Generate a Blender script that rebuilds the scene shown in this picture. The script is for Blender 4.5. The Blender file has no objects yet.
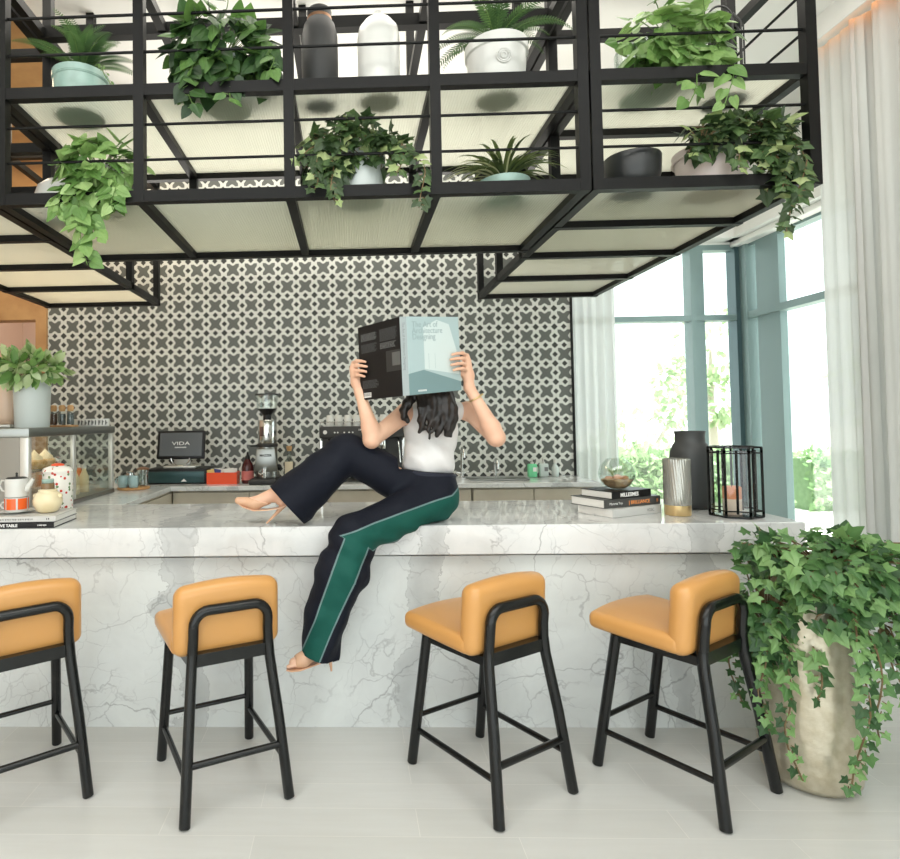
import bpy, bmesh, math, random
import numpy as np
from math import sin, cos, pi, radians, sqrt, atan2
from mathutils import Vector, Matrix

sc = bpy.context.scene
COL = sc.collection

# ------------------------------------------------------------------ camera
CAM_F = 600.0
yaw, pitch, roll = radians(1.8), radians(1.75), radians(0.84)
fw = Vector((-sin(yaw), cos(yaw), 0)); rt = Vector((cos(yaw), sin(yaw), 0)); up = Vector((0, 0, 1))
fw, up = fw * cos(pitch) + up * sin(pitch), up * cos(pitch) - fw * sin(pitch)
rt, up = rt * cos(roll) - up * sin(roll), up * cos(roll) + rt * sin(roll)
cam_d = bpy.data.cameras.new('camera'); cam = bpy.data.objects.new('camera', cam_d); COL.objects.link(cam)
cam_d.sensor_fit = 'HORIZONTAL'; cam_d.sensor_width = 36.0; cam_d.lens = CAM_F / 900 * 36
cam_d.shift_x = (450 - 331) / 900; cam_d.shift_y = (402 - 429.5) / 900
cam_d.clip_start = 0.05; cam_d.clip_end = 200
M = Matrix((rt, up, -fw)).transposed().to_4x4(); M.translation = (0, 0, 1.5)
cam.matrix_world = M
sc.camera = cam

# ------------------------------------------------------------------ world, lights, exposure
sc.view_settings.view_transform = 'Standard'; sc.view_settings.look = 'None'
sc.view_settings.gamma = 1.0; sc.view_settings.exposure = 0.42
sc.view_settings.use_curve_mapping = False
w = bpy.data.worlds.new('sky'); sc.world = w; w.use_nodes = True
bg = w.node_tree.nodes['Background']
bg.inputs[0].default_value = (0.92, 0.99, 1.0, 1); bg.inputs[1].default_value = 1.9

def area(name, loc, rot, sx, sy, power, color):
    d = bpy.data.lights.new(name, 'AREA'); d.shape = 'RECTANGLE'; d.size = sx; d.size_y = sy
    d.energy = power; d.color = color
    o = bpy.data.objects.new(name, d); o.location = loc; o.rotation_euler = rot; COL.objects.link(o)
    return o
area('ceiling_area', (0.2, 3.0, 3.97), (0, 0, 0), 5.0, 1.0, 44, (1.0, 0.95, 0.86))  # area light added so the frosted shelf glass glows, not a fixture
area('ceiling_area', (0.0, 0.6, 3.97), (0, 0, 0), 5.0, 1.6, 70, (1.0, 0.99, 0.97))  # overhead fill added to lift the room's brightness, no lamp there
area('ceiling_area', (-2.3, 4.3, 3.88), (0, 0, 0), 1.0, 1.4, 24, (1.0, 0.80, 0.56))
area('counter_strip_light', (0.0, 3.74, 0.80), (radians(62), 0, 0), 2.6, 0.03, 7, (1.0, 0.78, 0.55))
area('recess_fill', (-3.2, 6.9, 3.9), (0, 0, 0), 1.2, 1.2, 26, (1.0, 0.9, 0.82))  # added fill, brightens the otherwise unlit recess
area('wall_wash_light', (-0.4, 4.75, 3.96), (radians(22), 0, 0), 4.0, 0.2, 6, (1.0, 0.95, 0.88))
area('ceiling_upfill', (0.1, 4.3, 2.75), (pi, 0, 0), 3.6, 0.9, 38, (1.0, 0.95, 0.87))  # unseen fill aimed upward, added to whiten the ceiling
sd = bpy.data.lights.new('sun', 'SUN'); sd.energy = 7.0; sd.angle = radians(1.0); sd.color = (1.0, 0.97, 0.92)
so = bpy.data.objects.new('sun', sd); so.rotation_euler = (radians(24), 0, 0); so.location = (8, -6, 14); COL.objects.link(so)

# ------------------------------------------------------------------ materials
def lin(c):
    c = c / 255.0
    return c / 12.92 if c <= 0.04045 else ((c + 0.055) / 1.055) ** 2.4
def rgb(r, g, b): return (lin(r), lin(g), lin(b), 1.0)

def mat(name, col, rough=0.5, metal=0.0, spec=0.5, trans=0.0, emit=None, estr=0.0, coat=0.0):
    m = bpy.data.materials.new(name); m.use_nodes = True
    p = m.node_tree.nodes['Principled BSDF']
    p.inputs['Base Color'].default_value = col
    p.inputs['Roughness'].default_value = rough; p.inputs['Metallic'].default_value = metal
    p.inputs['Specular IOR Level'].default_value = spec
    p.inputs['Transmission Weight'].default_value = trans
    p.inputs['Coat Weight'].default_value = coat
    if emit:
        p.inputs['Emission Color'].default_value = emit; p.inputs['Emission Strength'].default_value = estr
    return m

class NT:
    def __init__(s, m): s.t = m.node_tree; s.n = s.t.nodes; s.l = s.t.links
    def new(s, k, **kw):
        n = s.n.new(k)
        for a, v in kw.items(): setattr(n, a, v)
        return n
    def math(s, op, a, b=None, c=None):
        n = s.n.new('ShaderNodeMath'); n.operation = op
        for i, v in enumerate((a, b, c)):
            if v is None: continue
            if isinstance(v, (int, float)): n.inputs[i].default_value = v
            else: s.l.new(v, n.inputs[i])
        return n.outputs[0]
    def mix(s, f, a, b):
        n = s.n.new('ShaderNodeMix'); n.data_type = 'RGBA'
        for i, v in ((0, f), (6, a), (7, b)):
            if isinstance(v, (int, float, tuple)): n.inputs[i].default_value = v
            else: s.l.new(v, n.inputs[i])
        return n.outputs[2]
    def ramp(s, f, stops):
        n = s.n.new('ShaderNodeValToRGB'); e = n.color_ramp.elements
        while len(e) < len(stops): e.new(0.5)
        for i, (p, c) in enumerate(stops):
            e[i].position = p; e[i].color = c
        s.l.new(f, n.inputs[0]); return n.outputs[0]
    def noise(s, vec, scale, detail=4, rough=0.5, dist=0.0):
        n = s.n.new('ShaderNodeTexNoise'); n.inputs['Scale'].default_value = scale
        n.inputs['Detail'].default_value = detail; n.inputs['Roughness'].default_value = rough
        n.inputs['Distortion'].default_value = dist
        if vec is not None: s.l.new(vec, n.inputs['Vector'])
        return n
    def coord(s): return s.n.new('ShaderNodeTexCoord').outputs['Object']
    def bump(s, h, strength, dist):
        n = s.n.new('ShaderNodeBump'); n.inputs['Strength'].default_value = strength
        n.inputs['Distance'].default_value = dist; s.l.new(h, n.inputs['Height'])
        s.l.new(n.outputs[0], s.n['Principled BSDF'].inputs['Normal'])
    def base(s, c): s.l.new(c, s.n['Principled BSDF'].inputs['Base Color'])

def g4(v): return (v, v, v, 1)

def mottled(name, c1, c2, scale, rough=0.5, metal=0.0, bump=0.0, detail=4):
    m = mat(name, c1, rough, metal); t = NT(m); n = t.noise(t.coord(), scale, detail)
    f = t.ramp(n.outputs[0], [(0.35, g4(0)), (0.65, g4(1))])
    t.base(t.mix(f, c1, c2))
    if bump: t.bump(n.outputs[0], bump, 0.01)
    return m

def marble(name, rough, base=rgb(221, 225, 223), veins=(-0.88, 0.34, 1.64, -2.2)):
    m = mat(name, base, rough, spec=0.4); t = NT(m); co = t.coord()
    big = t.noise(co, 1.6, 5, 0.55)
    sub = t.new('ShaderNodeVectorMath', operation='MULTIPLY_ADD')
    t.l.new(big.outputs['Color'], sub.inputs[0]); sub.inputs[1].default_value = (0.55, 0.55, 0.55); t.l.new(co, sub.inputs[2])
    cloud = t.ramp(t.noise(co, 2.6, 6, 0.6, 0.4).outputs[0], [(0.38, g4(0)), (0.72, g4(1))])
    col = t.mix(cloud, base, rgb(205, 208, 207))
    # wide smoky bands running across the slab
    sx = t.new('ShaderNodeSeparateXYZ'); t.l.new(sub.outputs[0], sx.inputs[0])
    wob = t.noise(co, 4.0, 6, 0.65)
    band = None
    for k, xv in enumerate(veins):
        d = t.math('ABSOLUTE', t.math('SUBTRACT', t.math('ADD', sx.outputs[0], t.math('MULTIPLY', wob.outputs[0], 0.22)), xv + 0.27 + 0.11))
        b = t.math('SUBTRACT', 1.0, t.math('MINIMUM', t.math('DIVIDE', d, 0.095), 1.0))
        band = b if band is None else t.math('MAXIMUM', band, b)
    rough_ = t.math('ADD', band, t.math('MULTIPLY', t.math('SUBTRACT', t.noise(co, 11, 6, 0.75).outputs[0], 0.5), 0.55))
    inside = t.ramp(rough_, [(0.30, g4(0)), (0.36, g4(0.62)), (0.9, g4(1))])
    col = t.mix(t.math('MULTIPLY', inside, 0.62), col, rgb(172, 175, 175))
    edge = t.math('SUBTRACT', 1.0, t.math('MINIMUM', t.math('DIVIDE', t.math('ABSOLUTE', t.math('SUBTRACT', rough_, 0.33)), 0.035), 1.0))
    col = t.mix(t.math('MULTIPLY', edge, 0.5), col, rgb(128, 129, 130))
    # thin cracks
    fine = t.new('ShaderNodeVectorMath', operation='MULTIPLY_ADD')
    t.l.new(t.noise(co, 9, 4, 0.6).outputs['Color'], fine.inputs[0]); fine.inputs[1].default_value = (0.07, 0.07, 0.07); t.l.new(sub.outputs[0], fine.inputs[2])
    for scale, width, dark, amt in ((1.7, 0.010, 128, 0.62), (3.9, 0.011, 146, 0.5), (8.5, 0.010, 160, 0.4)):
        v = t.new('ShaderNodeTexVoronoi', feature='DISTANCE_TO_EDGE'); v.inputs['Scale'].default_value = scale
        t.l.new(fine.outputs[0], v.inputs['Vector'])
        f = t.math('SUBTRACT', 1.0, t.math('MINIMUM', t.math('DIVIDE', v.outputs[0], width * (scale / 1.7) ** 0.7), 1.0))
        keep = t.ramp(t.noise(co, 1.9 * (scale / 1.7) ** 0.6, 3).outputs[0], [(0.44, g4(0)), (0.60, g4(1))])
        col = t.mix(t.math('MULTIPLY', t.math('MULTIPLY', f, keep), amt), col, rgb(dark, dark + 1, dark + 2))
    t.base(col)
    return m

def leafmat(name, c1, c2, rough=0.42):
    m = mat(name, c1, rough); t = NT(m)
    n = t.noise(t.coord(), 14, 2)
    c = t.mix(t.ramp(n.outputs[0], [(0.35, g4(0)), (0.65, g4(1))]), c1, c2); t.base(c)
    tr = t.new('ShaderNodeBsdfTranslucent'); t.l.new(c, tr.inputs[0])
    mx = t.new('ShaderNodeMixShader'); mx.inputs[0].default_value = 0.28
    t.l.new(t.n['Principled BSDF'].outputs[0], mx.inputs[1]); t.l.new(tr.outputs[0], mx.inputs[2])
    t.l.new(mx.outputs[0], t.n['Material Output'].inputs[0])
    return m

def thin_glass(name, tint=(0.97, 1.0, 0.99, 1), gloss=0.07, rough=0.02):
    m = bpy.data.materials.new(name); m.use_nodes = True; t = NT(m); t.n.remove(t.n['Principled BSDF'])
    a = t.new('ShaderNodeBsdfTransparent'); a.inputs[0].default_value = tint
    g = t.new('ShaderNodeBsdfGlossy'); g.inputs['Roughness'].default_value = rough
    mx = t.new('ShaderNodeMixShader')
    fr = t.new('ShaderNodeLayerWeight'); fr.inputs[0].default_value = 0.25
    t.l.new(t.math('MINIMUM', t.math('MULTIPLY_ADD', fr.outputs['Facing'], 0.35, gloss), 0.6), mx.inputs[0])
    t.l.new(a.outputs[0], mx.inputs[1]); t.l.new(g.outputs[0], mx.inputs[2])
    t.l.new(mx.outputs[0], t.n['Material Output'].inputs[0]); return m

def frosted(name):
    m = bpy.data.materials.new(name); m.use_nodes = True; t = NT(m); p = t.n['Principled BSDF']
    p.inputs['Base Color'].default_value = rgb(215, 222, 214); p.inputs['Roughness'].default_value = 0.25
    tr = t.new('ShaderNodeBsdfTranslucent'); tr.inputs[0].default_value = (0.76, 0.76, 0.69, 1)
    tp = t.new('ShaderNodeBsdfTransparent'); tp.inputs[0].default_value = (0.9, 0.93, 0.9, 1)
    wv = t.new('ShaderNodeTexWave'); wv.inputs['Scale'].default_value = 24; t.l.new(t.coord(), wv.inputs['Vector'])
    bp = t.new('ShaderNodeBump'); bp.inputs['Strength'].default_value = 0.4; bp.inputs['Distance'].default_value = 0.004
    t.l.new(wv.outputs[1], bp.inputs['Height'])
    for s in (p, tr): t.l.new(bp.outputs[0], s.inputs['Normal'])
    m1 = t.new('ShaderNodeMixShader'); m1.inputs[0].default_value = 0.14
    t.l.new(tr.outputs[0], m1.inputs[1]); t.l.new(p.outputs[0], m1.inputs[2])
    m2 = t.new('ShaderNodeMixShader'); m2.inputs[0].default_value = 0.22
    t.l.new(m1.outputs[0], m2.inputs[1]); t.l.new(tp.outputs[0], m2.inputs[2])
    t.l.new(m2.outputs[0], t.n['Material Output'].inputs[0]); return m

def sheer(name, col, k, tl_=0.35):
    m = bpy.data.materials.new(name); m.use_nodes = True; t = NT(m); t.n.remove(t.n['Principled BSDF'])
    d = t.new('ShaderNodeBsdfDiffuse'); d.inputs[0].default_value = col
    tr = t.new('ShaderNodeBsdfTranslucent'); tr.inputs[0].default_value = col
    mx = t.new('ShaderNodeMixShader'); mx.inputs[0].default_value = tl_
    t.l.new(d.outputs[0], mx.inputs[1]); t.l.new(tr.outputs[0], mx.inputs[2])
    tp = t.new('ShaderNodeBsdfTransparent'); m2 = t.new('ShaderNodeMixShader'); m2.inputs[0].default_value = k
    t.l.new(mx.outputs[0], m2.inputs[1]); t.l.new(tp.outputs[0], m2.inputs[2])
    t.l.new(m2.outputs[0], t.n['Material Output'].inputs[0]); return m

def tile_pattern(name, P=0.1648, x0=-1.212, z0=2.885):
    m = mat(name, rgb(215, 215, 205), 0.45); t = NT(m)
    s = t.new('ShaderNodeSeparateXYZ'); t.l.new(t.coord(), s.inputs[0])
    def cell(o, off, ph):   # signed distance (in cells) to the nearest lattice point shifted by ph
        v = t.math('DIVIDE', t.math('SUBTRACT', o, off), P)
        v = t.math('FRACT', t.math('ADD', v, 200.5 - ph))
        return t.math('ABSOLUTE', t.math('SUBTRACT', v, 0.5))
    u0, u5 = cell(s.outputs[0], x0, 0), cell(s.outputs[0], x0, 0.5)
    v0, v5 = cell(s.outputs[2], z0, 0), cell(s.outputs[2], z0, 0.5)
    def l1(a, b): return t.math('ADD', a, b)
    def l2(a, b): return t.math('SQRT', t.math('ADD', t.math('MULTIPLY', a, a), t.math('MULTIPLY', b, b)))
    def less(a, k): return t.math('LESS_THAN', a, k)
    ring1, ring2 = l2(u5, v0), l2(u0, v5)
    dia = t.math('MAXIMUM', less(l1(u5, v0), 0.152), less(l1(u0, v5), 0.152))
    dia = t.math('MAXIMUM', dia, less(l1(u5, v5), 0.18))
    rr1 = t.math('ADD', t.math('MULTIPLY', ring1, 0.5), t.math('MULTIPLY', l1(u5, v0), 0.42))
    rr2 = t.math('ADD', t.math('MULTIPLY', ring2, 0.5), t.math('MULTIPLY', l1(u0, v5), 0.42))
    star = t.math('MULTIPLY', t.math('GREATER_THAN', rr1, 0.262), t.math('GREATER_THAN', rr2, 0.262))
    star = t.math('MULTIPLY', star, less(l1(u0, v0), 0.66))
    star = t.math('MULTIPLY', star, t.math('MULTIPLY', less(u0, 0.335), less(v0, 0.335)))
    nz = t.noise(t.coord(), 9, 3)
    white = t.mix(nz.outputs[0], rgb(196, 198, 191), rgb(216, 218, 211))
    dk = t.mix(star, rgb(50, 52, 48), rgb(93, 96, 91))
    dark = t.math('MAXIMUM', dia, star)
    t.base(t.mix(dark, white, dk))
    t.bump(t.math('SUBTRACT', 1.0, dark), 0.6, 0.012)
    return m

MT = {}
MT['black'] = mat('black_steel', rgb(15, 15, 14), 0.45, spec=0.2)
MT['blackleg'] = mat('black_lacquer', rgb(14, 16, 16), 0.24, spec=0.45)
MT['leather'] = mat('tan_leather', rgb(206, 151, 86), 0.30, spec=0.6)
MT['seam'] = mat('leather_seam', rgb(170, 112, 44), 0.5)
MT['marble'] = marble('white_marble_front', 0.22)
MT['marble_top'] = marble('white_marble_top', 0.05, rgb(228, 229, 228))
MT['frost'] = frosted('ribbed_frosted_glass')
MT['glass'] = thin_glass('clear_glass')
MT['pane'] = thin_glass('window_glass', (0.97, 1, 0.99, 1), 0.03)
MT['greyglass'] = thin_glass('smoked_glass', (0.68, 0.72, 0.7, 1), 0.1)
MT['white'] = mat('white_paint', rgb(236, 235, 230), 0.6)
MT['ceramic'] = mat('white_ceramic', rgb(212, 212, 207), 0.25)
MT['pinkcer'] = mat('blush_ceramic', rgb(216, 202, 196), 0.4)
MT['mint'] = mottled('mint_glaze', rgb(160, 190, 180), rgb(146, 172, 162), 12, 0.25)
MT['grey'] = mat('grey_pot', rgb(196, 203, 200), 0.5)
MT['mattblack'] = mat('matt_black_ceramic', rgb(48, 48, 47), 0.55)
MT['darkbowl'] = mat('charcoal_ceramic', rgb(40, 42, 42), 0.4)
MT['soil'] = mottled('soil', rgb(60, 42, 30), rgb(36, 26, 18), 60, 0.9)
MT['wood'] = mottled('warm_oak', rgb(196, 152, 100), rgb(176, 132, 84), 5, 0.5)
MT['cork'] = mottled('cork', rgb(206, 164, 114), rgb(188, 144, 96), 80, 0.8)
MT['steel'] = mat('brushed_steel', rgb(152, 154, 150), 0.3, 1.0)
MT['chrome'] = mat('chrome', rgb(215, 216, 214), 0.12, 1.0)
MT['brass'] = mat('brass', rgb(222, 194, 142), 0.35, 0.85)
MT['stem'] = mat('vine_stem', rgb(112, 92, 62), 0.7)
MT['gstem'] = mat('green_stem', rgb(96, 128, 62), 0.6)
MT['skin'] = mottled('skin', rgb(232, 188, 160), rgb(226, 178, 150), 9, 0.5)
MT['hair'] = mottled('dark_brown_hair', rgb(20, 16, 15), rgb(33, 26, 23), 30, 0.4)
MT['teal'] = mat('pale_teal_aluminium', rgb(128, 149, 148), 0.4, 0.1)
MT['tealdark'] = mat('dark_teal_aluminium', rgb(74, 98, 102), 0.35, 0.2)
MT['beige'] = mottled('beige_laminate', rgb(196, 188, 172), rgb(188, 179, 162), 6, 0.45)
MT['paper'] = mat('paper_edges', rgb(232, 230, 224), 0.8)
MT['bookgrey'] = mat('pale_grey_cover', rgb(204, 204, 200), 0.45)
MT['bookdark'] = mat('charcoal_cover', rgb(74, 74, 72), 0.4)
MT['bookblack'] = mat('black_cover', rgb(24, 24, 25), 0.42, spec=0.3)
MT['inkwhite'] = mat('white_ink', rgb(235, 235, 232), 0.6)
MT['inkgrey'] = mat('grey_ink', rgb(120, 122, 122), 0.6)
MT['inkdim'] = mat('dim_grey_ink', rgb(84, 85, 86), 0.6)
MT['inkorange'] = mat('orange_ink', rgb(238, 150, 84), 0.6)
MT['inkblack'] = mat('black_ink', rgb(40, 40, 40), 0.6)
MT['orange'] = mat('orange_plastic', rgb(232, 78, 28), 0.4)
MT['orangeglaze'] = mat('orange_glaze', rgb(232, 98, 36), 0.2)

# ------------------------------------------------------------------ geometry helpers
class B:
    def __init__(s): s.v = []; s.f = []; s.m = []
    def add(s, vs, fs, mi=0):
        o = len(s.v); s.v += [tuple(v) for v in vs]
        s.f += [tuple(i + o for i in f) for f in fs]; s.m += [mi] * len(fs); return s
    def box(s, x0, x1, y0, y1, z0, z1, bev=0, seg=2, mi=0, cuts=0, fn=None, T=None):
        bm = bmesh.new(); bmesh.ops.create_cube(bm, size=1)
        for v in bm.verts: v.co = ((x0 + x1) / 2 + v.co.x * (x1 - x0), (y0 + y1) / 2 + v.co.y * (y1 - y0), (z0 + z1) / 2 + v.co.z * (z1 - z0))
        if bev: bmesh.ops.bevel(bm, geom=list(bm.edges), offset=bev, segments=seg, profile=0.5, affect='EDGES')
        if cuts: bmesh.ops.subdivide_edges(bm, edges=[e for e in bm.edges if e.calc_length() > 3 * max(bev, 0.01)], cuts=cuts, use_grid_fill=True)
        bm.verts.index_update()
        vs = [Vector(v.co) for v in bm.verts]
        if fn: vs = [Vector(fn(*v)) for v in vs]
        if T is not None: vs = [T @ v for v in vs]
        s.add(vs, [[v.index for v in f.verts] for f in bm.faces], mi); bm.free(); return s
    def tube(s, pts, r, seg=10, closed=False, mi=0, cap=True):
        pts = [Vector(p) for p in pts]; n = len(pts)
        rs = r if isinstance(r, (list, tuple)) else [r] * n
        T = []
        for i in range(n):
            a = pts[(i - 1) % n] if (closed or i > 0) else pts[i]; b = pts[(i + 1) % n] if (closed or i < n - 1) else pts[i]
            T.append((b - a).normalized())
        N = T[0].orthogonal().normalized(); vs = []
        for i in range(n):
            N = (N - T[i] * N.dot(T[i])); N = N.normalized() if N.length > 1e-6 else T[i].orthogonal().normalized()
            Bn = T[i].cross(N)
            for k in range(seg):
                a = 2 * pi * k / seg; vs.append(pts[i] + (N * cos(a) + Bn * sin(a)) * rs[i])
        fs = []
        for i in range(n if closed else n - 1):
            j = (i + 1) % n
            for k in range(seg):
                k2 = (k + 1) % seg; fs.append((i * seg + k, i * seg + k2, j * seg + k2, j * seg + k))
        if cap and not closed:
            fs.append(tuple(range(seg))[::-1]); fs.append(tuple(range((n - 1) * seg, n * seg)))
        return s.add(vs, fs, mi)
    def bar(s, a, b, wx, wy=None, mi=0):   # square section bar between two points
        a, b = Vector(a), Vector(b); wy = wy or wx; d = (b - a).normalized()
        u = Vector((0, 0, 1)) if abs(d.z) < 0.9 else Vector((0, 1, 0))
        r = d.cross(u).normalized(); u = r.cross(d)
        vs = [p + r * (sx * wx / 2) + u * (sy * wy / 2) for p in (a, b) for sx, sy in ((-1, -1), (1, -1), (1, 1), (-1, 1))]
        return s.add(vs, [(0, 1, 2, 3), (7, 6, 5, 4), (0, 4, 5, 1), (1, 5, 6, 2), (2, 6, 7, 3), (3, 7, 4, 0)], mi)
    def lathe(s, prof, c=(0, 0, 0), seg=32, mi=0, cap0=True, cap1=False, fn=None):
        vs = []
        for r, z in prof:
            for k in range(seg):
                a = 2 * pi * k / seg; p = (r * cos(a), r * sin(a), z)
                if fn: p = fn(a, *p)
                vs.append((c[0] + p[0], c[1] + p[1], c[2] + p[2]))
        fs = []
        for i in range(len(prof) - 1):
            for k in range(seg):
                k2 = (k + 1) % seg; fs.append((i * seg + k, i * seg + k2, (i + 1) * seg + k2, (i + 1) * seg + k))
        if cap0: fs.append(tuple(range(seg))[::-1])
        if cap1: fs.append(tuple(range((len(prof) - 1) * seg, len(prof) * seg)))
        return s.add(vs, fs, mi)
    def prism(s, outline, z0, z1, mi=0, T=None):
        n = len(outline)
        vs = [Vector((x, y, z0)) for x, y in outline] + [Vector((x, y, z1)) for x, y in outline]
        if T is not None: vs = [T @ v for v in vs]
        fs = [tuple(range(n))[::-1], tuple(range(n, 2 * n))] + [(i, (i + 1) % n, n + (i + 1) % n, n + i) for i in range(n)]
        return s.add(vs, fs, mi)
    def ball(s, c, r, seg=14, mi=0, sc3=(1, 1, 1)):
        prof = [(max(1e-4, r * sin(pi * i / seg)), -r * cos(pi * i / seg)) for i in range(seg + 1)]
        return s.lathe(prof, c, seg, mi, False, False, fn=lambda a, x, y, z: (x * sc3[0], y * sc3[1], z * sc3[2]))

def part(name, b, m, parent=None, loc=None, world=False, smooth=True, angle=40):
    me = bpy.data.meshes.new(name)
    vs = b.v
    off = Vector((0, 0, 0))
    if world:
        off = Vector(loc) if loc is not None else Vector()
        p = parent
        while p is not None: off = off + p.location; p = p.parent
        vs = [tuple(Vector(v) - off) for v in vs]
    me.from_pydata(vs, [], b.f)
    for x in (m if isinstance(m, (list, tuple)) else [m]): me.materials.append(MT[x] if isinstance(x, str) else x)
    me.polygons.foreach_set('material_index', b.m)
    me.update()
    if smooth:
        me.polygons.foreach_set('use_smooth', [True] * len(me.polygons))
        me.set_sharp_from_angle(angle=radians(angle))
    o = bpy.data.objects.new(name, me); COL.objects.link(o)
    if parent is not None: o.parent = parent
    if loc is not None: o.location = loc
    return o

def tag(o, label, cat, group=None):
    o['label'] = label; o['category'] = cat
    if group: o['group'] = group
    return o
def thing(name, label, cat, loc=(0, 0, 0), rotz=0, group=None):
    o = bpy.data.objects.new(name, None); COL.objects.link(o); o.empty_display_size = 0.1
    o.location = loc; o.rotation_euler = (0, 0, rotz); return tag(o, label, cat, group)
def struct(name, b, m, smooth=False, **kw):
    o = part(name, b, m, smooth=smooth, **kw); o['kind'] = 'structure'; return o
def dup(root, loc, rotz, label):
    r = root.copy(); COL.objects.link(r); r.location = loc; r.rotation_euler = (0, 0, rotz); r['label'] = label
    for ch in list(root.children):
        c = ch.copy(); COL.objects.link(c); c.parent = r
        for g in list(ch.children):
            d = g.copy(); COL.objects.link(d); d.parent = c
    return r

def text(name, body, size, m, parent, origin, xd, yd, align='LEFT', depth=0.0006, sx=1.0, world=True, bold=0.0, spacing=1.0):
    cu = bpy.data.curves.new(name, 'FONT'); cu.body = body; cu.size = size; cu.align_x = align; cu.extrude = depth
    cu.space_line = spacing; cu.offset = bold; cu.resolution_u = 3
    tmp = bpy.data.objects.new('tmp', cu); COL.objects.link(tmp)
    me = bpy.data.meshes.new_from_object(tmp.evaluated_get(bpy.context.evaluated_depsgraph_get()))
    bpy.data.objects.remove(tmp); bpy.data.curves.remove(cu)
    xd = Vector(xd).normalized(); yd = Vector(yd).normalized(); nd = xd.cross(yd)
    o0 = Vector(origin)
    if world:
        p = parent
        while p is not None: o0 = o0 - p.location; p = p.parent
    for v in me.vertices: v.co = o0 + xd * (v.co.x * sx) + yd * v.co.y + nd * v.co.z
    me.materials.clear(); me.materials.append(MT[m]); me.name = name
    o = bpy.data.objects.new(name, me); COL.objects.link(o); o.parent = parent
    return o

# ------------------------------------------------------------------ setting: shell
FY, BY, LX, RX, CZ = -3.6, 5.40, -4.6, 3.65, 4.0
fl = mat('porcelain_planks', rgb(212, 211, 206), 0.32); t = NT(fl)
mp = t.new('ShaderNodeMapping'); t.l.new(t.coord(), mp.inputs[0]); mp.inputs['Location'].default_value = (0.37, -0.012, 0)
br = t.new('ShaderNodeTexBrick'); t.l.new(mp.outputs[0], br.inputs[0]); br.offset = 0.37; br.offset_frequency = 2
br.inputs['Scale'].default_value = 1; br.inputs['Brick Width'].default_value = 0.95; br.inputs['Row Height'].default_value = 0.157
br.inputs['Mortar Size'].default_value = 0.0014; br.inputs['Mortar Smooth'].default_value = 0.3
br.inputs['Color1'].default_value = rgb(211, 212, 209); br.inputs['Color2'].default_value = rgb(205, 206, 202); br.inputs['Mortar'].default_value = rgb(228, 227, 222)
mp2 = t.new('ShaderNodeMapping'); t.l.new(t.coord(), mp2.inputs[0]); mp2.inputs['Scale'].default_value = (1.5, 14, 1)
gr = t.noise(mp2.outputs[0], 1.6, 6, 0.6)
t.base(t.mix(t.math('MULTIPLY', t.ramp(gr.outputs[0], [(0.35, g4(0)), (0.7, g4(1))]), 0.45), br.outputs[0], rgb(197, 197, 192)))
struct('floor', B().box(LX, RX + 0.1, FY, 8.4, -0.1, 0), fl)
struct('ceiling', B().box(LX, RX + 0.1, FY, 8.4, CZ, CZ + 0.1), 'white')
MT['tiles'] = tile_pattern('patterned_screen_tiles')
struct('wall_back', B().box(-2.76, 1.975, BY, BY + 0.15, 0, CZ), MT['tiles'])
struct('trim_1', B().box(1.975, 1.995, BY - 0.012, BY + 0.15, 0, CZ), 'blackleg')
MT['peach'] = mat('warm_plaster', rgb(212, 190, 172), 0.8)
struct('wall_left', B().box(LX - 0.1, LX, FY, 8.4, 0, CZ), 'peach')
struct('trim_2', B().box(-2.86, -2.76, BY - 0.03, BY + 0.15, 0, 2.46), 'wood')
struct('trim_3', B().box(LX, -2.76, BY - 0.03, BY + 0.12, 2.46, CZ), 'wood')
struct('wall_recess', B().box(LX, -2.4, 8.3, 8.4, 0, CZ).box(-2.45, -2.4, BY + 0.15, 8.3, 0, CZ), 'peach')
struct('trim_4', B().box(LX, -1.95, 3.0, BY - 0.03, CZ - 0.1, CZ), 'wood')
MT['sign'] = mat('sign_black', rgb(28, 24, 24), 0.4)
sg = thing('hanging_sign', 'small black sign hanging under the wooden lintel at the far left', 'sign', (-3.30, 5.2, 2.28))
part('board', B().box(-0.16, 0.16, -0.01, 0.01, 0, 0.17), 'sign', sg)
part('hanger', B().tube([(-0.1, 0, 0.17), (-0.1, 0, 0.6)], 0.006).tube([(0.1, 0, 0.17), (0.1, 0, 0.6)], 0.006), 'sign', sg)
part('lettering', B().bar((0.03, -0.011, 0.065), (0.045, -0.011, 0.105), 0.008).bar((0.065, -0.011, 0.105), (0.08, -0.011, 0.065), 0.008).bar((0.055, -0.011, 0.105), (0.095, -0.011, 0.105), 0.006), 'inkgrey', sg, smooth=False)

# windows: a glazed corner, framed in pale teal aluminium
WY = 5.65
def win(name, parts, pane):
    o = struct(name, parts[0][1], parts[0][2])
    o.name = name
    for n, b, m in parts[1:]: part(n, b, m, o, smooth=False)
    part('pane', pane, 'pane', o, smooth=False)
    return o
HEAD = 3.08
win('window_1', [
    ('f', B().box(1.9, RX, WY, WY + 0.1, HEAD - 0.05, HEAD).box(1.9, RX, WY, WY + 0.1, 0, 0.06), 'teal'),
    ('mullion', B().box(3.17, 3.21, WY - 0.03, WY + 0.1, 0.06, HEAD - 0.05).box(3.21, 3.305, WY + 0.0, WY + 0.1, 0.06, HEAD - 0.05), 'teal'),
    ('transom', B().box(1.9, 3.575, WY - 0.034, WY + 0.08, 2.37, 2.42), 'teal'),
    ('corner_post', B().box(3.575, 3.625, WY - 0.03, WY + 0.1, 0.06, HEAD), 'tealdark')],
    B().box(1.9, RX, WY + 0.04, WY + 0.046, 0.06, HEAD - 0.05))
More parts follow.
